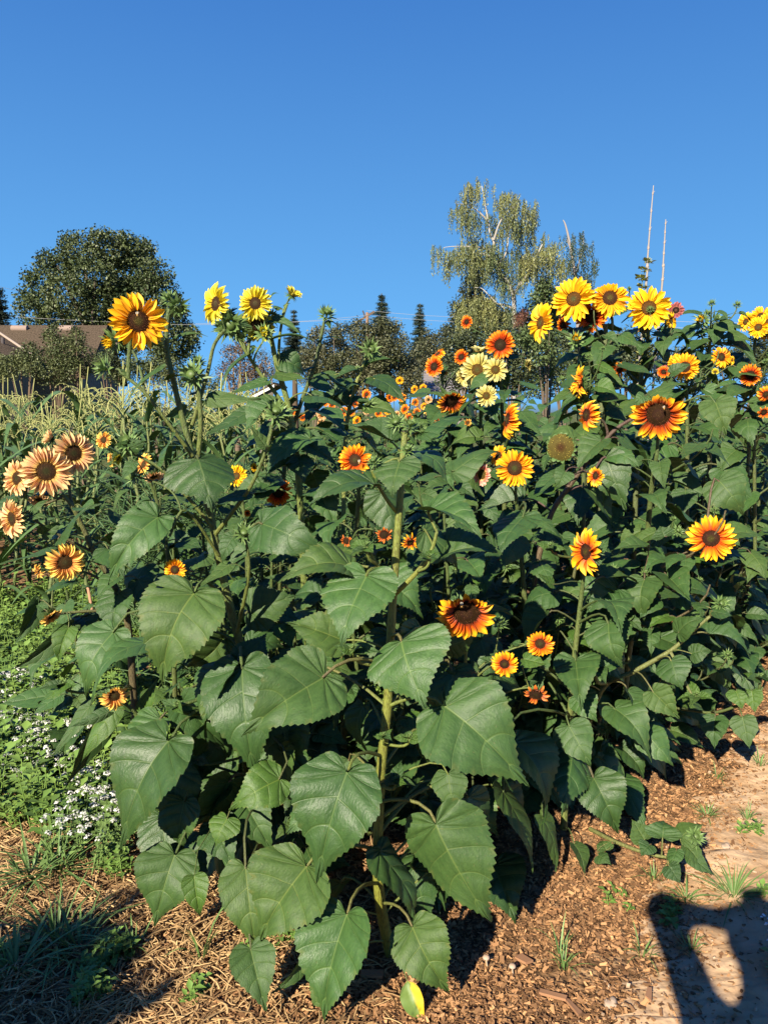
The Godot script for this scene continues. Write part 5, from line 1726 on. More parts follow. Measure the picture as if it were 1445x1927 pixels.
func broad_tree(called: String, label: String, category: String, group: String, foot_px: float, d: float, blobs: String, limbs_n: int, size: float, density: float, mesh: Mesh, c0: Color, c1: Color, bark: Color, thick: float) -> void:
	var foot := at(foot_px, 760, d)
	foot.y = 0
	var o := thing(called, label, category, foot, group)
	var bl := px_blobs(blobs, d)
	var limbs := []
	var fork := foot + Vector3(0, 0.35 * (at(bl[0][0], bl[0][1], d).y), 0)
	limbs.append([[foot, foot.lerp(fork, 0.5) + Vector3(thick * 0.5, 0, 0), fork], thick, thick * 0.7])
	for k in mini(limbs_n, bl.size()):
		var e := at(bl[k][0], bl[k][1], bl[k][2])
		limbs.append([[fork - Vector3(0, 0.1, 0), fork.lerp(e, 0.45) + Vector3(rf(-0.3, 0.3), 0.3, rf(-0.3, 0.3)) * thick * 2.0, e], thick * 0.55, thick * 0.12])
	trunk_and_limbs(o, foot, limbs, bark, bark * 0.9, M.bark)
	crown(o, foot, bl, mesh, size, density, c0, c1)

func trees() -> void:
	var broad := spray(38, 0.2, 0.1)
	var small := spray(30, 0.17, 0.0)
	broad_tree("maple_tree", "large round dark green broadleaf tree behind the brown roof", "tree", "", 200, 42, "150,476,36 215,470,36 262,478,28 108,500,34 180,520,50 240,520,44 292,512,26 78,538,30 130,560,46 200,570,50 265,568,42 312,550,24 58,582,26 98,602,30 160,620,42 235,620,46 305,612,34 345,606,18 328,652,30 285,668,36 355,650,16 130,455,16 180,452,16 235,452,15 275,468,14 92,488,15 48,560,13 330,585,14 358,628,12 245,545,30 270,530,26", 8, 0.75, 1.55, broad, Color(0.045, 0.074, 0.022), Color(0.112, 0.14, 0.048), Color(0.12, 0.1, 0.08), 0.42)
	broad_tree("brown_tree", "small rust-brown leafed tree between the golden and lemon blooms", "tree", "", 445, 30, "440,668,20 462,690,22 425,700,20 448,720,24 480,712,18 455,650,12 490,690,14", 6, 0.5, 1.0, small, Color(0.13, 0.085, 0.045), Color(0.2, 0.135, 0.07), Color(0.15, 0.11, 0.08), 0.12)
	broad_tree("bare_tree", "thin grey-green tree right of the rust-brown one, sky showing through it", "tree", "", 505, 34, "500,670,16 515,690,15 488,700,14 512,715,16", 4, 0.45, 0.6, small, Color(0.08, 0.09, 0.05), Color(0.13, 0.12, 0.07), Color(0.2, 0.17, 0.14), 0.08)
	var n := 0
	for b in [["100,650,18 118,668,22 90,680,24 128,690,24 105,700,24 122,640,9 98,630,8 104,618,5", 105], ["140,648,12 150,668,20 165,684,22 140,692,22 148,634,7 144,624,5", 150], ["60,668,14 40,684,20 70,692,20 20,690,22 58,655,6", 45], ["8,700,20 -15,690,24 2,684,12", 5], ["200,690,20 225,700,22 190,676,14 240,688,14 205,664,7", 212], ["270,700,20 300,706,22 330,712,24 285,686,12 318,694,12", 295], ["370,714,18 395,726,20 355,708,12", 375]]:
		broad_tree("fruit_bush", ["twiggy fruit bush with upright shoots before the middle of the brown roof", "twiggy fruit bush with two tall shoots, right of the middle of the brown roof", "twiggy fruit bush before the left wing of the house", "fruit bush at the very left edge above the maize", "fruit bush left of the golden bloom's stalk above the maize", "fruit bush behind the branching stem above the maize", "low fruit bush at the right end of the maize"][n], "bush", "", b[1], 14, b[0], 7, 0.24, 1.5, small, Color(0.06, 0.09, 0.028), Color(0.15, 0.17, 0.066), Color(0.14, 0.1, 0.07), 0.045)
		n += 1
	n = 0
	for b in [["590,655,18 575,670,18 600,685,26 580,705,26 592,632,9 604,622,6", 592], ["635,640,18 625,668,26 645,690,28 620,705,28 640,620,7 628,628,6", 635], ["680,640,22 670,668,28 690,695,30 665,712,28 672,612,8 690,618,7 664,622,5", 678], ["725,635,24 722,665,28 735,695,30 710,710,30 718,612,12 742,615,9 700,622,8", 722], ["765,690,18 752,660,16 775,715,20 760,725,24 758,638,7", 762]]:
		broad_tree("pear_tree", ["leftmost pear-like tree of the hedge, just right of the lemon blooms", "bushy olive-green tree under the spiky single bud", "bushy olive tree in front of the utility pole", "olive-brown bushy tree below the large conifer tip", "low dark bush at the right end of the hedge"][n], "tree", "", b[1], 19, b[0], 6, 0.32, 2.6, small, Color(0.06, 0.08, 0.03), Color(0.16, 0.155, 0.08), Color(0.14, 0.11, 0.08), 0.06)
		n += 1
	broad_tree("olive_shrub", "grey-olive shrub below the small conifer, left of the birch", "shrub", "", 815, 24, "805,640,16 825,650,18 795,668,20 840,662,20 815,690,24 790,700,20 850,690,22 838,628,10", 6, 0.4, 2.6, small, Color(0.065, 0.08, 0.035), Color(0.14, 0.14, 0.07), Color(0.14, 0.11, 0.08), 0.07)
	broad_tree("dark_evergreen", "dark evergreen mass standing behind the lower left of the birch", "tree", "", 885, 49, "893,520,14 885,545,18 900,565,20 870,580,18 890,600,24 865,610,18 910,610,24 940,600,24 850,630,18 960,620,28 1000,600,26 1035,560,18 1020,535,15 1045,590,22", 8, 0.8, 1.4, broad, Color(0.022, 0.036, 0.016), Color(0.05, 0.06, 0.025), Color(0.1, 0.08, 0.06), 0.3)
	broad_tree("leafy_bush", "light green big-leaved bush to the left of the star-shaped yellow bloom", "bush", "", 1030, 9, "1025,540,12 1035,560,14 1018,575,14 1040,585,14 1028,600,16 1010,640,16 1030,640,18 985,640,12 1015,560,12 1035,610,20 1020,660,22 1045,680,22 1000,625,16 1030,720,26", 6, 0.16, 1.0, broad, Color(0.06, 0.1, 0.03), Color(0.12, 0.165, 0.05), Color(0.14, 0.11, 0.08), 0.03)
	broad_tree("copper_shrub", "small copper-red shrub below the birch trunk", "shrub", "", 978, 30, "975,598,8 985,592,8 978,608,8", 3, 0.35, 0.9, small, Color(0.14, 0.055, 0.03), Color(0.2, 0.085, 0.05), Color(0.14, 0.1, 0.08), 0.04)
	n = 0
	for b in [["1180,640,24 1160,660,24 1200,668,26 1175,690,28", 1180], ["1265,690,22 1285,670,16 1300,690,24 1250,700,22", 1275], ["1350,672,14 1375,685,22 1400,680,22 1430,660,20 1445,680,24 1420,700,24", 1400], ["865,640,20 885,655,24 855,670,24 880,690,28 850,710,26 905,700,28", 872], ["930,650,18 950,640,18 970,655,24 990,640,18 945,680,28 985,685,28 960,710,28 920,690,22 900,720,26 1000,720,26", 960], ["1040,650,22 1060,635,16 1075,660,24 1035,690,28 1070,700,28 1100,680,26", 1060], ["1120,650,18 1140,670,22 1120,700,28 1220,680,22 1320,690,20 1310,720,28", 1125]]:
		broad_tree("garden_shrub", ["olive shrub glimpsed behind the pale thick stem", "dark olive shrub behind the orange bloom crossed by a leaf", "grey-green shrub on the skyline at the right edge", "dark shrub behind the rusty orange blooms below the birch", "brown-green shrub straight below the birch trunk", "green shrub behind the yellow bloom that turns half away", "low shrub behind the tall yellow blooms on the right"][n], "shrub", "", b[1], 15, b[0], 4, 0.3, 2.8, small, Color(0.05, 0.075, 0.03), Color(0.11, 0.13, 0.06), Color(0.14, 0.11, 0.08), 0.05)
		n += 1
	conifers()
	birches()

func conifer(label: String, px: float, top: float, base: float, wide: float, d: float, c: Color) -> void:
	var t := at(px, top, d)
	var foot := Vector3(t.x, 0, t.z)
	var o := thing("conifer_tree", label, "tree", foot)
	var g := Mesher.new()
	g.tube([Vector3.ZERO, Vector3(0, t.y * 0.6, 0), Vector3(0, t.y, 0)], 0.3, 0.03, 8, Color(0.1, 0.07, 0.05), Color(0.1, 0.08, 0.05))
	obj("trunk", g.done(), M.bark, o)
	var low := at(px, base, d).y
	var r := metres(px, base, d, wide * 0.5)
	var twig := spray(70, 0.2, 0.35)
	var places := []
	var tints := []
	var whorls := int((t.y - low) / 0.26)
	for k in whorls:
		var f := (k + rf(0, 0.6)) / whorls
		var y := lerpf(t.y - 0.1, low, f)
		var n := 5 + int(5 * f)
		for j in n:
			if rng.randf() < 0.1: continue
			var w := TAU * (j + rf(-0.4, 0.4)) / n + k
			var reach := r * f * rf(0.5, 1.2) + 0.05
			var m := int(reach / 0.2) + 1
			for q in m:
				var a := (q + 0.6) / m
				var p := Vector3(cos(w) * reach * a, y - reach * a * (0.32 - 0.22 * a * a) + rf(-0.06, 0.06), sin(w) * reach * a)
				places.append(Transform3D(Basis(Vector3.UP, rf(0, TAU)).scaled(Vector3(1, 0.55, 1) * rf(0.38, 0.62) * (1.15 - 0.3 * a)), p))
				tints.append(c * rf(0.7, 1.3))
	many("crown", twig, M.green, places, tints, o)

func conifers() -> void:
	conifer("tall dark conifer rising behind the hedge in the middle", 718, 552, 690, 120, 58, Color(0.05, 0.075, 0.04))
	conifer("small slender conifer between the hedge and the birch", 790, 571, 690, 74, 60, Color(0.055, 0.085, 0.055))
	conifer("tiny conifer tip behind the half-open lemon bloom", 553, 583, 690, 70, 66, Color(0.04, 0.06, 0.04))
	conifer("dark conifer cut by the left edge beside the brown roof", -2, 536, 680, 70, 36, Color(0.018, 0.03, 0.018))

func strand_mesh(n: int, wide: float) -> ArrayMesh:   # a hanging birch twig one unit long
	var g := Mesher.new()
	g.tube([Vector3.ZERO, Vector3(0.02, -0.5, 0.01), Vector3(0, -1, 0)], 0.006, 0.003, 3, Color(0.5, 0.4, 0.3), Color(0.5, 0.4, 0.3))
	for k in n:
		var y := -float(k + 0.5) / n
		var o := Vector3(rf(-1, 1), rf(-0.2, 0.2), rf(-1, 1)) * wide * 0.7
		o.y += y
		var d := Vector3(rf(-0.6, 0.6), -1, rf(-0.6, 0.6)).normalized() * 0.1
		var side := Vector3(rf(-1, 1), 0, rf(-1, 1)).normalized() * 0.034
		var c := Color(1, 1, 1) * rf(0.7, 1.3)
		g.quad(g.vert(o, c), g.vert(o + d * 0.5 + side, c), g.vert(o + d, c), g.vert(o + d * 0.5 - side, c))
	return g.done()

func weeping(o: Node3D, foot: Vector3, rects: String, d: float, per: float, long: float, c0: Color, c1: Color, mesh: Mesh) -> void:
	var places := []
	var tints := []
	for w in rects.split(" "):
		var f: PackedStringArray = w.split(",")
		var x0 := float(f[0]); var x1 := float(f[1]); var y0 := float(f[2]); var y1 := float(f[3])
		var yellow := float(f[4])
		var n := int((x1 - x0) * (y1 - y0) * per * 0.072)
		for k in n / 5:
			var u := rf(-1.1, 1.1)
			var px := lerpf(x0, x1, u * 0.5 + 0.5)
			var top := y0 + 6.0 + (y1 - y0) * 0.34 * minf(u * u, 1.0) + 5.0 * sin(px * 0.55 + y0)
			var py := lerpf(y1 - 16.0 + 10.0 * sin(px * 0.9), top, pow(rng.randf(), 0.6))
			var hue := clampf(yellow + rf(-0.3, 0.3), 0, 1)
			var c := at(px, py - 6.0, d + rf(-1.8, 1.8))
			for q in 4 + rng.randi() % 4:                              # a side twig carries a few hanging strands
				var p := c + Vector3(rf(-0.35, 0.35), rf(-0.12, 0.12), rf(-0.35, 0.35))
				places.append(Transform3D(Basis.from_euler(Vector3(rf(-0.12, 0.12), rf(0, TAU), rf(-0.12, 0.12))).scaled(Vector3(1, long * rf(0.45, 1.35), 1)), p - foot))
				tints.append(c0.lerp(c1, clampf(hue + rf(-0.15, 0.15), 0, 1)) * rf(0.75, 1.25))
	many("crown", mesh, M.green, places, tints, o)

func birches() -> void:
	var d := 45.0
	var foot := at(967, 700, d)
	foot.y = 0
	var o := thing("birch_tree", "tall weeping birch with white forked trunk and hanging yellow-green twigs", "tree", foot)
	var limbs := []
	for row in ["967,760 967,620 967,581 966,555 957,535 945,518 935,497 926,486 928,470 929,458 925,446 921,436 918,417 914,392 910,370 906,350|0.14,0.025", "918,417 910,408 902,400 890,391 879,385 858,384|0.06,0.012", "929,452 936,429 943,414 955,397 968,388 980,383|0.065,0.012", "927,472 905,466 876,464 850,464 834,466|0.05,0.012", "926,484 910,478 894,477|0.05,0.02", "966,556 972,545 976,538 984,532 994,529|0.1,0.03", "976,538 990,520 1000,500 1010,480 1020,460|0.1,0.03", "967,582 950,574 935,571 921,557 906,543 893,541|0.08,0.015", "940,572 955,588|0.05,0.02", "935,500 950,480 955,460 957,425 958,405|0.06,0.02", "1010,480 1035,487 1048,478|0.05,0.02"]:
		var f: PackedStringArray = row.split("|")
		var r: PackedStringArray = f[1].split(",")
		var line := []
		var j := 0
		for w in f[0].split(" "):
			var q: PackedStringArray = w.split(",")
			line.append(at(float(q[0]), float(q[1]), d - 0.5 - 0.05 * j if limbs.size() > 0 else d - 0.4))
			j += 1
		limbs.append([line, float(r[0]), float(r[1])])
	trunk_and_limbs(o, foot, limbs, Color(0.3, 0.28, 0.25), Color(0.42, 0.4, 0.37), M.bark)
	var strand := strand_mesh(26, 0.11)
	weeping(o, foot, "874,927,336,382,0.6 850,880,378,420,0.5 846,862,385,412,0.5 872,925,392,436,0.35 938,986,357,405,0.55 950,1004,372,432,0.5 992,1006,384,402,0.5 930,985,405,456,0.3 975,1003,415,444,0.45 866,935,438,500,0.35 822,870,458,492,0.45 830,900,464,516,0.45 880,940,474,530,0.3 928,982,455,530,0.2 945,978,505,560,0.15 983,1052,436,500,0.55 980,1062,470,526,0.7 1040,1066,480,526,0.45 858,926,545,600,0.75 870,960,560,625,0.55 920,975,575,640,0.3", d, 0.34, 1.15, Color(0.075, 0.105, 0.036), Color(0.22, 0.225, 0.07), strand)
	foot = at(1085, 700, 40)
	foot.y = 0
	o = thing("birch_tree", "slimmer blue-green birch with a bare leaning tip, right of the weeping one", "tree", foot)
	trunk_and_limbs(o, foot, [[[at(1088, 760, 40), at(1086, 560, 40), at(1080, 510, 40), at(1072, 460, 40), at(1064, 425, 40), at(1059, 414, 40)], 0.12, 0.02], [[at(1082, 520, 40), at(1095, 470, 40), at(1098, 440, 40)], 0.04, 0.01], [[at(1076, 480, 40), at(1066, 450, 40)], 0.03, 0.01]], Color(0.24, 0.21, 0.19), Color(0.3, 0.27, 0.25), M.bark)
	weeping(o, foot, "1066,1092,426,470,0.1 1084,1104,430,480,0.1 1070,1110,455,510,0.15 1076,1112,470,530,0.1 1070,1105,500,560,0.2", 40, 0.2, 0.7, Color(0.045, 0.075, 0.04), Color(0.12, 0.13, 0.06), strand)

# ------------------------------------------------------------------ house, sheds, wires
func slab(g: Mesher, a: Vector3, b: Vector3, c: Vector3, e: Vector3, thick: float) -> void:
	var n := (c - a).cross(b - a).normalized() * thick
	if n.y > 0: n = -n
	g.face(a, b, c, e); g.face(e + n, c + n, b + n, a + n)
	g.face(a + n, b + n, b, a); g.face(b + n, c + n, c, b); g.face(c + n, e + n, e, c); g.face(e + n, a + n, a, e)

func house() -> void:
	var r0 := at(-170, 612, 31)
	var r1 := at(203, 613, 31)
	var e0 := at(-170, 706, 26.6)
	var e1 := at(163, 706, 26.6)
	r1.y = r0.y; e1.y = e0.y
	var mid := Vector3(0, 0, 0)
	var o := thing("house", "low house with a brown shingled roof at the left edge behind the maize", "house", Vector3(e1.x, 0, e1.z))
	var off := o.position
	var back0 := Vector3(2 * r0.x - e0.x, e0.y, 2 * r0.z - e0.z)
	var back1 := Vector3(2 * r1.x - e1.x, e1.y, 2 * r1.z - e1.z)
	var g := Mesher.new()
	slab(g, r0 - off, r1 - off, e1 - off, e0 - off, 0.14)
	slab(g, r1 - off, r0 - off, back0 - off, back1 - off, 0.14)
	# the wing's roof that meets it at the left
	var v0 := at(-60, 588, 30)
	var v1 := at(73, 677, 26.2)
	var w0 := at(-230, 640, 22.6)
	slab(g, v0 - off, v1 - off, at(10, 668, 24.2) - off, w0 - off, 0.14)
	obj("roof", g.done(), M.roof, o)
	g = Mesher.new()
	g.tube([v0 - off + Vector3(0, 0.03, 0), v1 - off + Vector3(0, 0.03, 0)], 0.05, 0.05, 6, Color(0.3, 0.24, 0.19), Color(0.3, 0.24, 0.19))
	obj("valley_flashing", g.done(), M.plain, o)
	g = Mesher.new()
	var low := 0.25
	var f0 := e0.lerp(r0, 0.12)
	var f1 := e1.lerp(r1, 0.12)
	var b0 := back0.lerp(r0, 0.12)
	var b1 := back1.lerp(r1, 0.12)
	f1.x -= 0.35; b1.x -= 0.35
	var wall := Color(0.12, 0.1, 0.085)
	var down := func(p: Vector3) -> Vector3: return Vector3(p.x, 0, p.z) - off
	g.face(down.call(f0), f0 - off - Vector3(0, low, 0), f1 - off - Vector3(0, low, 0), down.call(f1), wall)
	g.face(down.call(f1), f1 - off - Vector3(0, low, 0), b1 - off - Vector3(0, low, 0), down.call(b1), wall)
	g.face(down.call(b1), b1 - off - Vector3(0, low, 0), b0 - off - Vector3(0, low, 0), down.call(b0), wall)
	var rr := r1 - off - Vector3(0.35, 0.2, 0)
	g.tri(g.vert(f1 - off - Vector3(0, low, 0), wall), g.vert(rr, wall), g.vert(b1 - off - Vector3(0, low, 0), wall))
	var wa := at(60, 684, 26) - off
	var wb := at(-220, 664, 22.8) - off
	g.face(Vector3(wb.x, -off.y, wb.z), wb, wa, Vector3(wa.x, -off.y, wa.z), wall)
	obj("wall", g.done(), M.plain, o)
	for row in [[38, 619, 30.6, 0.26], [127, 619, 30.6, 0.26]]:
		g = Mesher.new()
		var p := at(row[0], row[1], row[2]) - off
		g.tube([p - Vector3(0.3, 0, 0), p + Vector3(0.3, 0, 0)], 0.14, 0.14, 12, Color(0.26, 0.19, 0.15), Color(0.26, 0.19, 0.15))
		g.tube([p - Vector3(0.3, 0, 0), p - Vector3(0.31, 0, 0)], 0.14, 0.14, 12, Color(0.1, 0.08, 0.06), Color(0.1, 0.08, 0.06))
		obj("roof_vent", g.done(), M.plain, o)
	g = Mesher.new()
	var q := at(7, 655, 26.3) - off
	g.tube([q, q + Vector3(0, 0.34, 0)], 0.06, 0.06, 8, Color(0.06, 0.05, 0.05), Color(0.06, 0.05, 0.05))
	g.tube([q + Vector3(0, -0.03, 0), q + Vector3(0, 0.04, 0)], 0.14, 0.08, 8, Color(0.4, 0.38, 0.36), Color(0.4, 0.38, 0.36))
	obj("vent_pipe", g.done(), M.plain, o)
	# white-trimmed shed
	var s := at(490, 770, 27)
	o = thing("shed", "small shed with a white slanting roof edge behind the maize, centre left", "shed", Vector3(s.x, 0, s.z))
	off = o.position
	var top := at(516, 722, 27) - off
	var lo := at(470, 746, 27) - off
	var ro := Vector3(top.x + 0.1, top.y - 0.1, lo.z)
	g = Mesher.new()
	for pair in [[lo, top]]:
		var a: Vector3 = pair[0]
		var b: Vector3 = pair[1]
		g.face(a, b, b - Vector3(0, 0.12, 0), a - Vector3(0, 0.12, 0), Color(0.75, 0.75, 0.72))
	obj("barge_board", g.done(), M.plain, o)
	g = Mesher.new()
	slab(g, lo + Vector3(0, 0.05, 0.02), top + Vector3(0, 0.05, 0.02), top + Vector3(0, 0.05, -3), lo + Vector3(0, 0.05, -3), 0.05)
	slab(g, top + Vector3(0, 0.05, 0.02), ro + Vector3(0, 0.05, 0.02), ro + Vector3(0, 0.05, -3), top + Vector3(0, 0.05, -3), 0.05)
	obj("roof", g.done(), M.roof, o)
	g = Mesher.new()
	var z := Vector3(0, 0, -0.12)
	g.face(Vector3(lo.x + 0.15, 0, lo.z) + z, lo + Vector3(0.15, 0, 0) + z, ro + Vector3(-0.15, 0, 0) + z, Vector3(ro.x - 0.15, 0, ro.z) + z, Color(0.1, 0.085, 0.07))
	g.tri(g.vert(lo + Vector3(0.15, 0, 0) + z, Color(0.1, 0.085, 0.07)), g.vert(top + z, Color(0.1, 0.085, 0.07)), g.vert(ro + Vector3(-0.15, 0, 0) + z, Color(0.1, 0.085, 0.07)))
	obj("wall", g.done(), M.plain, o)
	# grey shed
	s = at(806, 760, 22)
	o = thing("shed", "weathered grey roofed shed beside the rusty orange blooms", "shed", Vector3(s.x, 0, s.z))
	off = o.position
	g = Mesher.new()
	var grey := Color(0.22, 0.2, 0.2)
	var a1 := at(797, 697, 22) - off
	var a2 := at(870, 697, 22) - off
	var a3 := at(876, 742, 20.6) - off
	var a4 := at(795, 742, 20.6) - off
	var steps := 9
	for k in steps:   # overlapping courses
		var t0 := float(k) / steps
		var t1 := float(k + 1) / steps
		slab(g, a1.lerp(a4, t0), a2.lerp(a3, t0), a2.lerp(a3, t1) + Vector3(0, 0.03, 0), a1.lerp(a4, t1) + Vector3(0, 0.03, 0), 0.03)
	for k in g.c.size(): g.c[k] = grey * rf(0.85, 1.1)
	obj("roof", g.done(), M.plain, o)
	g = Mesher.new()
	g.box(Vector3((a3.x + a4.x) * 0.5, a4.y * 0.5 - 0.05, a1.z - 0.3), Vector3((a3.x - a4.x) * 0.47, 0, 0), Vector3(0, a4.y * 0.5 - 0.06, 0), Vector3(0, 0, 1.2), Color(0.2, 0.18, 0.17))
	obj("wall", g.done(), M.plain, o)

func wires() -> void:
	var base := at(691, 588, 44)
	var o := thing("utility_pole", "weathered wooden utility pole top above the middle hedge", "pole", Vector3(base.x, 0, base.z))
	var g := Mesher.new()
	g.tube([Vector3.ZERO, Vector3(0, base.y * 0.5, 0), Vector3(0, base.y, 0)], 0.11, 0.09, 10, Color(0.2, 0.13, 0.09), Color(0.24, 0.16, 0.11))
	obj("post", g.done(), M.bark, o)
	g = Mesher.new()
	g.box(Vector3(-0.1, base.y - 0.25, 0), Vector3(0.5, 0.3, 0), Vector3(-0.03, 0.05, 0), Vector3(0, 0, 0.05), Color(0.12, 0.09, 0.07))
	g.tube([Vector3(-0.1, base.y - 0.3, 0), Vector3(-0.25, base.y + 0.1, 0)], 0.05, 0.04, 6, Color(0.08, 0.07, 0.07), Color(0.08, 0.07, 0.07))
	obj("crossarm", g.done(), M.bark, o)
	for row in [[-40, 528, 44, 60, 552, 46, "wire sloping down at the left edge before the sky"], [-40, 568, 44, 60, 588, 46, "thin wire above the left end of the brown roof"], [30, 596, 40, 700, 598, 44, "power wire running behind the maple to the utility pole"], [300, 610, 40, 700, 592, 44, "lower power wire between the maple and the utility pole"], [690, 584, 44, 1000, 596, 46, "upper wire from the utility pole to the birch"], [690, 592, 44, 1000, 606, 46, "lower wire from the utility pole to the birch"], [1230, 602, 40, 1500, 602, 40, "thin wire across the sky at the right"], [1230, 614, 41, 1500, 612, 41, "lowest thin wire across the sky at the right"]]:
		var a := at(row[0], row[1], row[2])
		var b := at(row[3], row[4], row[5])
		var line := []
		for k in 17:
			var f := k / 16.0
			line.append(a.lerp(b, f) - Vector3(0, a.distance_to(b) * 0.018 * 4.0 * f * (1.0 - f), 0))
		g = Mesher.new()
		g.tube(line, 0.008, 0.008, 4, Color(0.3, 0.3, 0.3), Color(0.3, 0.3, 0.3))
		tag(obj("power_wire", g.done(), M.plain), row[6], "wire")

# ------------------------------------------------------------------ what throws the shadows in front
func shade_makers() -> void:
	var o := thing("tall_shrub", "dense leafy shrub left of the camera whose shade falls on the straw", "shrub", Vector3(-2.25, 0, 0.45))
	var g := Mesher.new()
	for k in 6:
		var w := k * 1.05
		g.tube([Vector3.ZERO, Vector3(cos(w) * 0.12, 0.7, sin(w) * 0.12), Vector3(cos(w) * 0.3, 1.4, sin(w) * 0.3)], 0.02, 0.006, 6, Color(0.14, 0.1, 0.07), Color(0.14, 0.1, 0.07))
	obj("stem", g.done(), M.bark, o)
	var places := []
	var tints := []
	for k in 520:
		var d := Vector3(rf(-1, 1), rf(-1, 1), rf(-1, 1))
		while d.length() > 1.0: d = Vector3(rf(-1, 1), rf(-1, 1), rf(-1, 1))
		places.append(Transform3D(Basis.from_euler(Vector3(rf(0, 6), rf(0, 6), 0)).scaled(Vector3.ONE * rf(0.14, 0.3)), Vector3(0, 0.92, 0) + d * Vector3(0.5, 0.8, 0.42)))
		tints.append(Color(0.05, 0.09, 0.03) * rf(0.7, 1.3))
	many("foliage", spray(26, 0.4, 0.0), M.green, places, tints, o)
	photographer()

func photographer() -> void:
	var o := thing("person", "person in a dark shirt holding a phone up at the path, shadow falling forward", "person", Vector3(0.05, 0, 0.3))
	var off := o.position
	var J := {"hip": Vector3(-0.03, 0.92, 0.34), "waist": Vector3(-0.03, 1.08, 0.33), "chest": Vector3(-0.04, 1.28, 0.31), "neck": Vector3(-0.05, 1.43, 0.28), "chin": Vector3(-0.055, 1.53, 0.22), "skull": Vector3(-0.06, 1.615, 0.265),
		"sl": Vector3(-0.2, 1.38, 0.29), "sr": Vector3(0.14, 1.38, 0.28), "el": Vector3(-0.262, 1.53, 0.0), "er": Vector3(0.24, 1.2, 0.14), "wl": Vector3(-0.07, 1.54, 0.075), "wr": Vector3(0.09, 1.5, 0.085), "hl": Vector3(-0.042, 1.55, 0.05), "hr": Vector3(0.045, 1.54, 0.05),
		"hipl": Vector3(-0.12, 0.9, 0.34), "hipr": Vector3(0.07, 0.9, 0.34), "kl": Vector3(-0.15, 0.49, 0.31), "kr": Vector3(0.1, 0.49, 0.33), "al": Vector3(-0.09, 0.09, 0.36), "ar": Vector3(0.19, 0.09, 0.38), "tl": Vector3(-0.11, 0.04, 0.16), "tr": Vector3(0.22, 0.04, 0.18)}
	var bones := [["hip", "waist", 0.15, 0.135], ["waist", "chest", 0.135, 0.155], ["chest", "neck", 0.14, 0.07], ["neck", "chin", 0.055, 0.05], ["chin", "skull", 0.055, 0.095], ["skull", "skull", 0.108, 0.108], ["chest", "sl", 0.12, 0.07], ["chest", "sr", 0.12, 0.07], ["sl", "el", 0.062, 0.046], ["sr", "er", 0.062, 0.046], ["el", "wl", 0.046, 0.03], ["er", "wr", 0.046, 0.03], ["wl", "hl", 0.032, 0.034], ["wr", "hr", 0.032, 0.034],
		["hip", "hipl", 0.14, 0.11], ["hip", "hipr", 0.14, 0.11], ["hipl", "kl", 0.1, 0.06], ["hipr", "kr", 0.1, 0.06], ["kl", "al", 0.06, 0.04], ["kr", "ar", 0.06, 0.04], ["al", "tl", 0.045, 0.035], ["ar", "tr", 0.045, 0.035]]
	var cell := 0.026
	var lo := Vector3(-0.42, -0.06, -0.1)
	var n := Vector3i(34, 70, 24)
	var field := PackedFloat32Array()
	field.resize(n.x * n.y * n.z)
	field.fill(1.0)
	for b in bones:
		var a: Vector3 = J[b[0]]
		var e: Vector3 = J[b[1]]
		var reach := maxf(b[2], b[3]) + 0.08
		var p0 := Vector3i(((a.min(e) - Vector3.ONE * reach - lo) / cell).floor()).clamp(Vector3i.ZERO, n - Vector3i.ONE)
		var p1 := Vector3i(((a.max(e) + Vector3.ONE * reach - lo) / cell).ceil()).clamp(Vector3i.ZERO, n - Vector3i.ONE)
		var ae := e - a
		var l2 := maxf(ae.length_squared(), 1e-9)
		for z in range(p0.z, p1.z + 1):
			for y in range(p0.y, p1.y + 1):
				for x in range(p0.x, p1.x + 1):
					var p := lo + Vector3(x, y, z) * cell
					var t := clampf((p - a).dot(ae) / l2, 0, 1)
					var dist: float = (p - a - ae * t).length() - lerpf(b[2], b[3], t)
					var k := (z * n.y + y) * n.x + x
					var h := clampf(0.5 + 0.5 * (field[k] - dist) / 0.035, 0, 1)
					field[k] = lerpf(field[k], dist, h) - 0.035 * h * (1.0 - h)
	var g := Mesher.new()
	var ids := {}
	for z in n.z - 1:
		for y in n.y - 1:
			for x in n.x - 1:
				var sum := Vector3.ZERO
				var count := 0
				var vals := []
				for q in 8:
					vals.append(field[((z + (q >> 2)) * n.y + y + ((q >> 1) & 1)) * n.x + x + (q & 1)])
				for ed in [[0, 1], [2, 3], [4, 5], [6, 7], [0, 2], [1, 3], [4, 6], [5, 7], [0, 4], [1, 5], [2, 6], [3, 7]]:
					var va: float = vals[ed[0]]
					var vb: float = vals[ed[1]]
					if (va < 0) != (vb < 0):
						var pa := Vector3(ed[0] & 1, (ed[0] >> 1) & 1, ed[0] >> 2)
						var pb := Vector3(ed[1] & 1, (ed[1] >> 1) & 1, ed[1] >> 2)
						sum += pa.lerp(pb, va / (va - vb))
						count += 1
				if count:
					var p := lo + (Vector3(x, y, z) + sum / count) * cell
					var col := Color(0.06, 0.07, 0.1) if p.y > 0.9 and p.y < 1.42 or p.y > 1.42 and absf(p.x) > 0.16 and p.z > 0.2 else (Color(0.05, 0.06, 0.09) if p.y < 0.9 else Color(0.45, 0.27, 0.19))
					if p.y > 1.64 or p.z > 0.29 and p.y > 1.5: col = Color(0.06, 0.04, 0.025)
					ids[(z * n.y + y) * n.x + x] = g.vert(p - off, col)
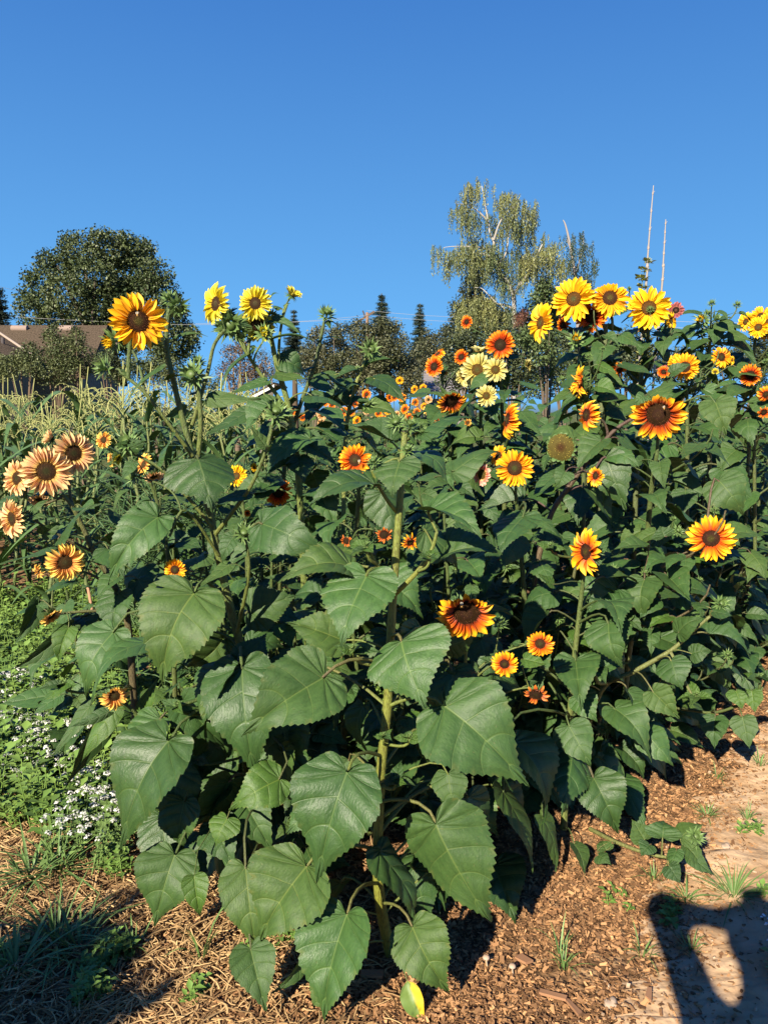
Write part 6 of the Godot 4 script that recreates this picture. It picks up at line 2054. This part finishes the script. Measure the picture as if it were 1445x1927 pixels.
	for z in range(1, n.z - 1):
		for y in range(1, n.y - 1):
			for x in range(1, n.x - 1):
				var k := (z * n.y + y) * n.x + x
				var inside := field[k] < 0
				var steps := [1, n.x, n.x * n.y]
				for ax in 3:
					if (field[k + steps[ax]] < 0) == inside: continue
					var u: int = steps[(ax + 1) % 3]
					var w: int = steps[(ax + 2) % 3]
					var q := [k - u - w, k - w, k, k - u].map(func(i): return ids.get(i, -1))
					if -1 in q: continue
					if inside: g.quad(q[0], q[3], q[2], q[1])
					else: g.quad(q[0], q[1], q[2], q[3])
	for s in [-1.0, 1.0]:
		var root: Vector3 = J["hl"] if s < 0 else J["hr"]
		for k in 4:
			var p := root + Vector3(-0.008 * s, 0.022 - 0.018 * k, 0.012)
			g.tube([p, p + Vector3(-s * 0.012, 0.002, -0.022), p + Vector3(-s * 0.03, 0.002, -0.026), p + Vector3(-s * 0.045, 0, -0.024)].map(func(q): return q - off), 0.0095, 0.007, 8, Color(0.45, 0.27, 0.19), Color(0.47, 0.28, 0.2))
		var th := root + Vector3(-0.01 * s, 0.0, 0.022)
		g.tube([th, th + Vector3(-s * 0.03, 0.02, 0.004), th + Vector3(-s * 0.045, 0.04, 0.0)].map(func(q): return q - off), 0.011, 0.008, 8, Color(0.45, 0.27, 0.19), Color(0.47, 0.28, 0.2))
	obj("body", g.done(), M.plain, o)
	var ph := Mesher.new()
	ph.box(Vector3(0, 0, 0), Vector3(0.037, 0, 0), Vector3(0, 0.078, 0), Vector3(0, 0, 0.004), Color(0.03, 0.03, 0.035))
	tag(obj("phone", ph.done(), M.plain, self, Transform3D(Basis(), Vector3(0.012, 1.545, 0.036))), "dark phone held up in both hands towards the sunflowers", "phone")

func _ready() -> void:
	rng.seed = 20240907
	var cam := Camera3D.new()
	cam.name = "camera"
	cam.position = eye
	cam.rotation_degrees = Vector3(-PITCH, 0, 0)
	cam.fov = rad_to_deg(2.0 * atan(963.5 / F))
	cam.near = 0.03
	cam.far = 1200.0
	add_child(cam)
	var sky := ProceduralSkyMaterial.new()
	sky.sky_top_color = Color(0.0008, 0.031, 0.19).linear_to_srgb()
	sky.sky_horizon_color = Color(0.083, 0.248, 0.46).linear_to_srgb()
	sky.sky_curve = 0.3
	sky.ground_horizon_color = Color(0.1, 0.1, 0.08).linear_to_srgb()
	sky.ground_bottom_color = Color(0.06, 0.05, 0.035).linear_to_srgb()
	sky.sun_angle_max = 20.0
	var env := Environment.new()
	env.background_mode = Environment.BG_SKY
	env.sky = Sky.new()
	env.sky.sky_material = sky
	env.tonemap_mode = Environment.TONE_MAPPER_LINEAR
	env.tonemap_exposure = 2.3
	env.sdfgi_enabled = true
	env.ssao_enabled = true
	env.ssil_enabled = true
	var around := WorldEnvironment.new()
	around.name = "environment"
	around.environment = env
	add_child(around)
	var sun := DirectionalLight3D.new()
	sun.name = "sun"
	sun.light_energy = 1.55
	sun.light_color = Color(1.0, 0.95, 0.87)
	sun.light_angular_distance = 0.5
	sun.shadow_enabled = true
	add_child(sun)
	sun.look_at_from_position(-SUN * 10.0, Vector3.ZERO, Vector3.UP)

	make_materials()
	M.feather = [flat(Color(0.06, 0.125, 0.03), 0.6, 0.3), flat(Color(0.05, 0.105, 0.027), 0.6, 0.3), flat(Color(0.075, 0.14, 0.035), 0.6, 0.3)]
	make_blades()
	make_flower_parts()
	ground()
	house()
	wires()
	trees()
	maize()
	right_plants()
	left_plants()
	front_plant()
	filler_plants()
	far_bed()
	loose_litter()
	low_plants()
	small_things()
	shade_makers()
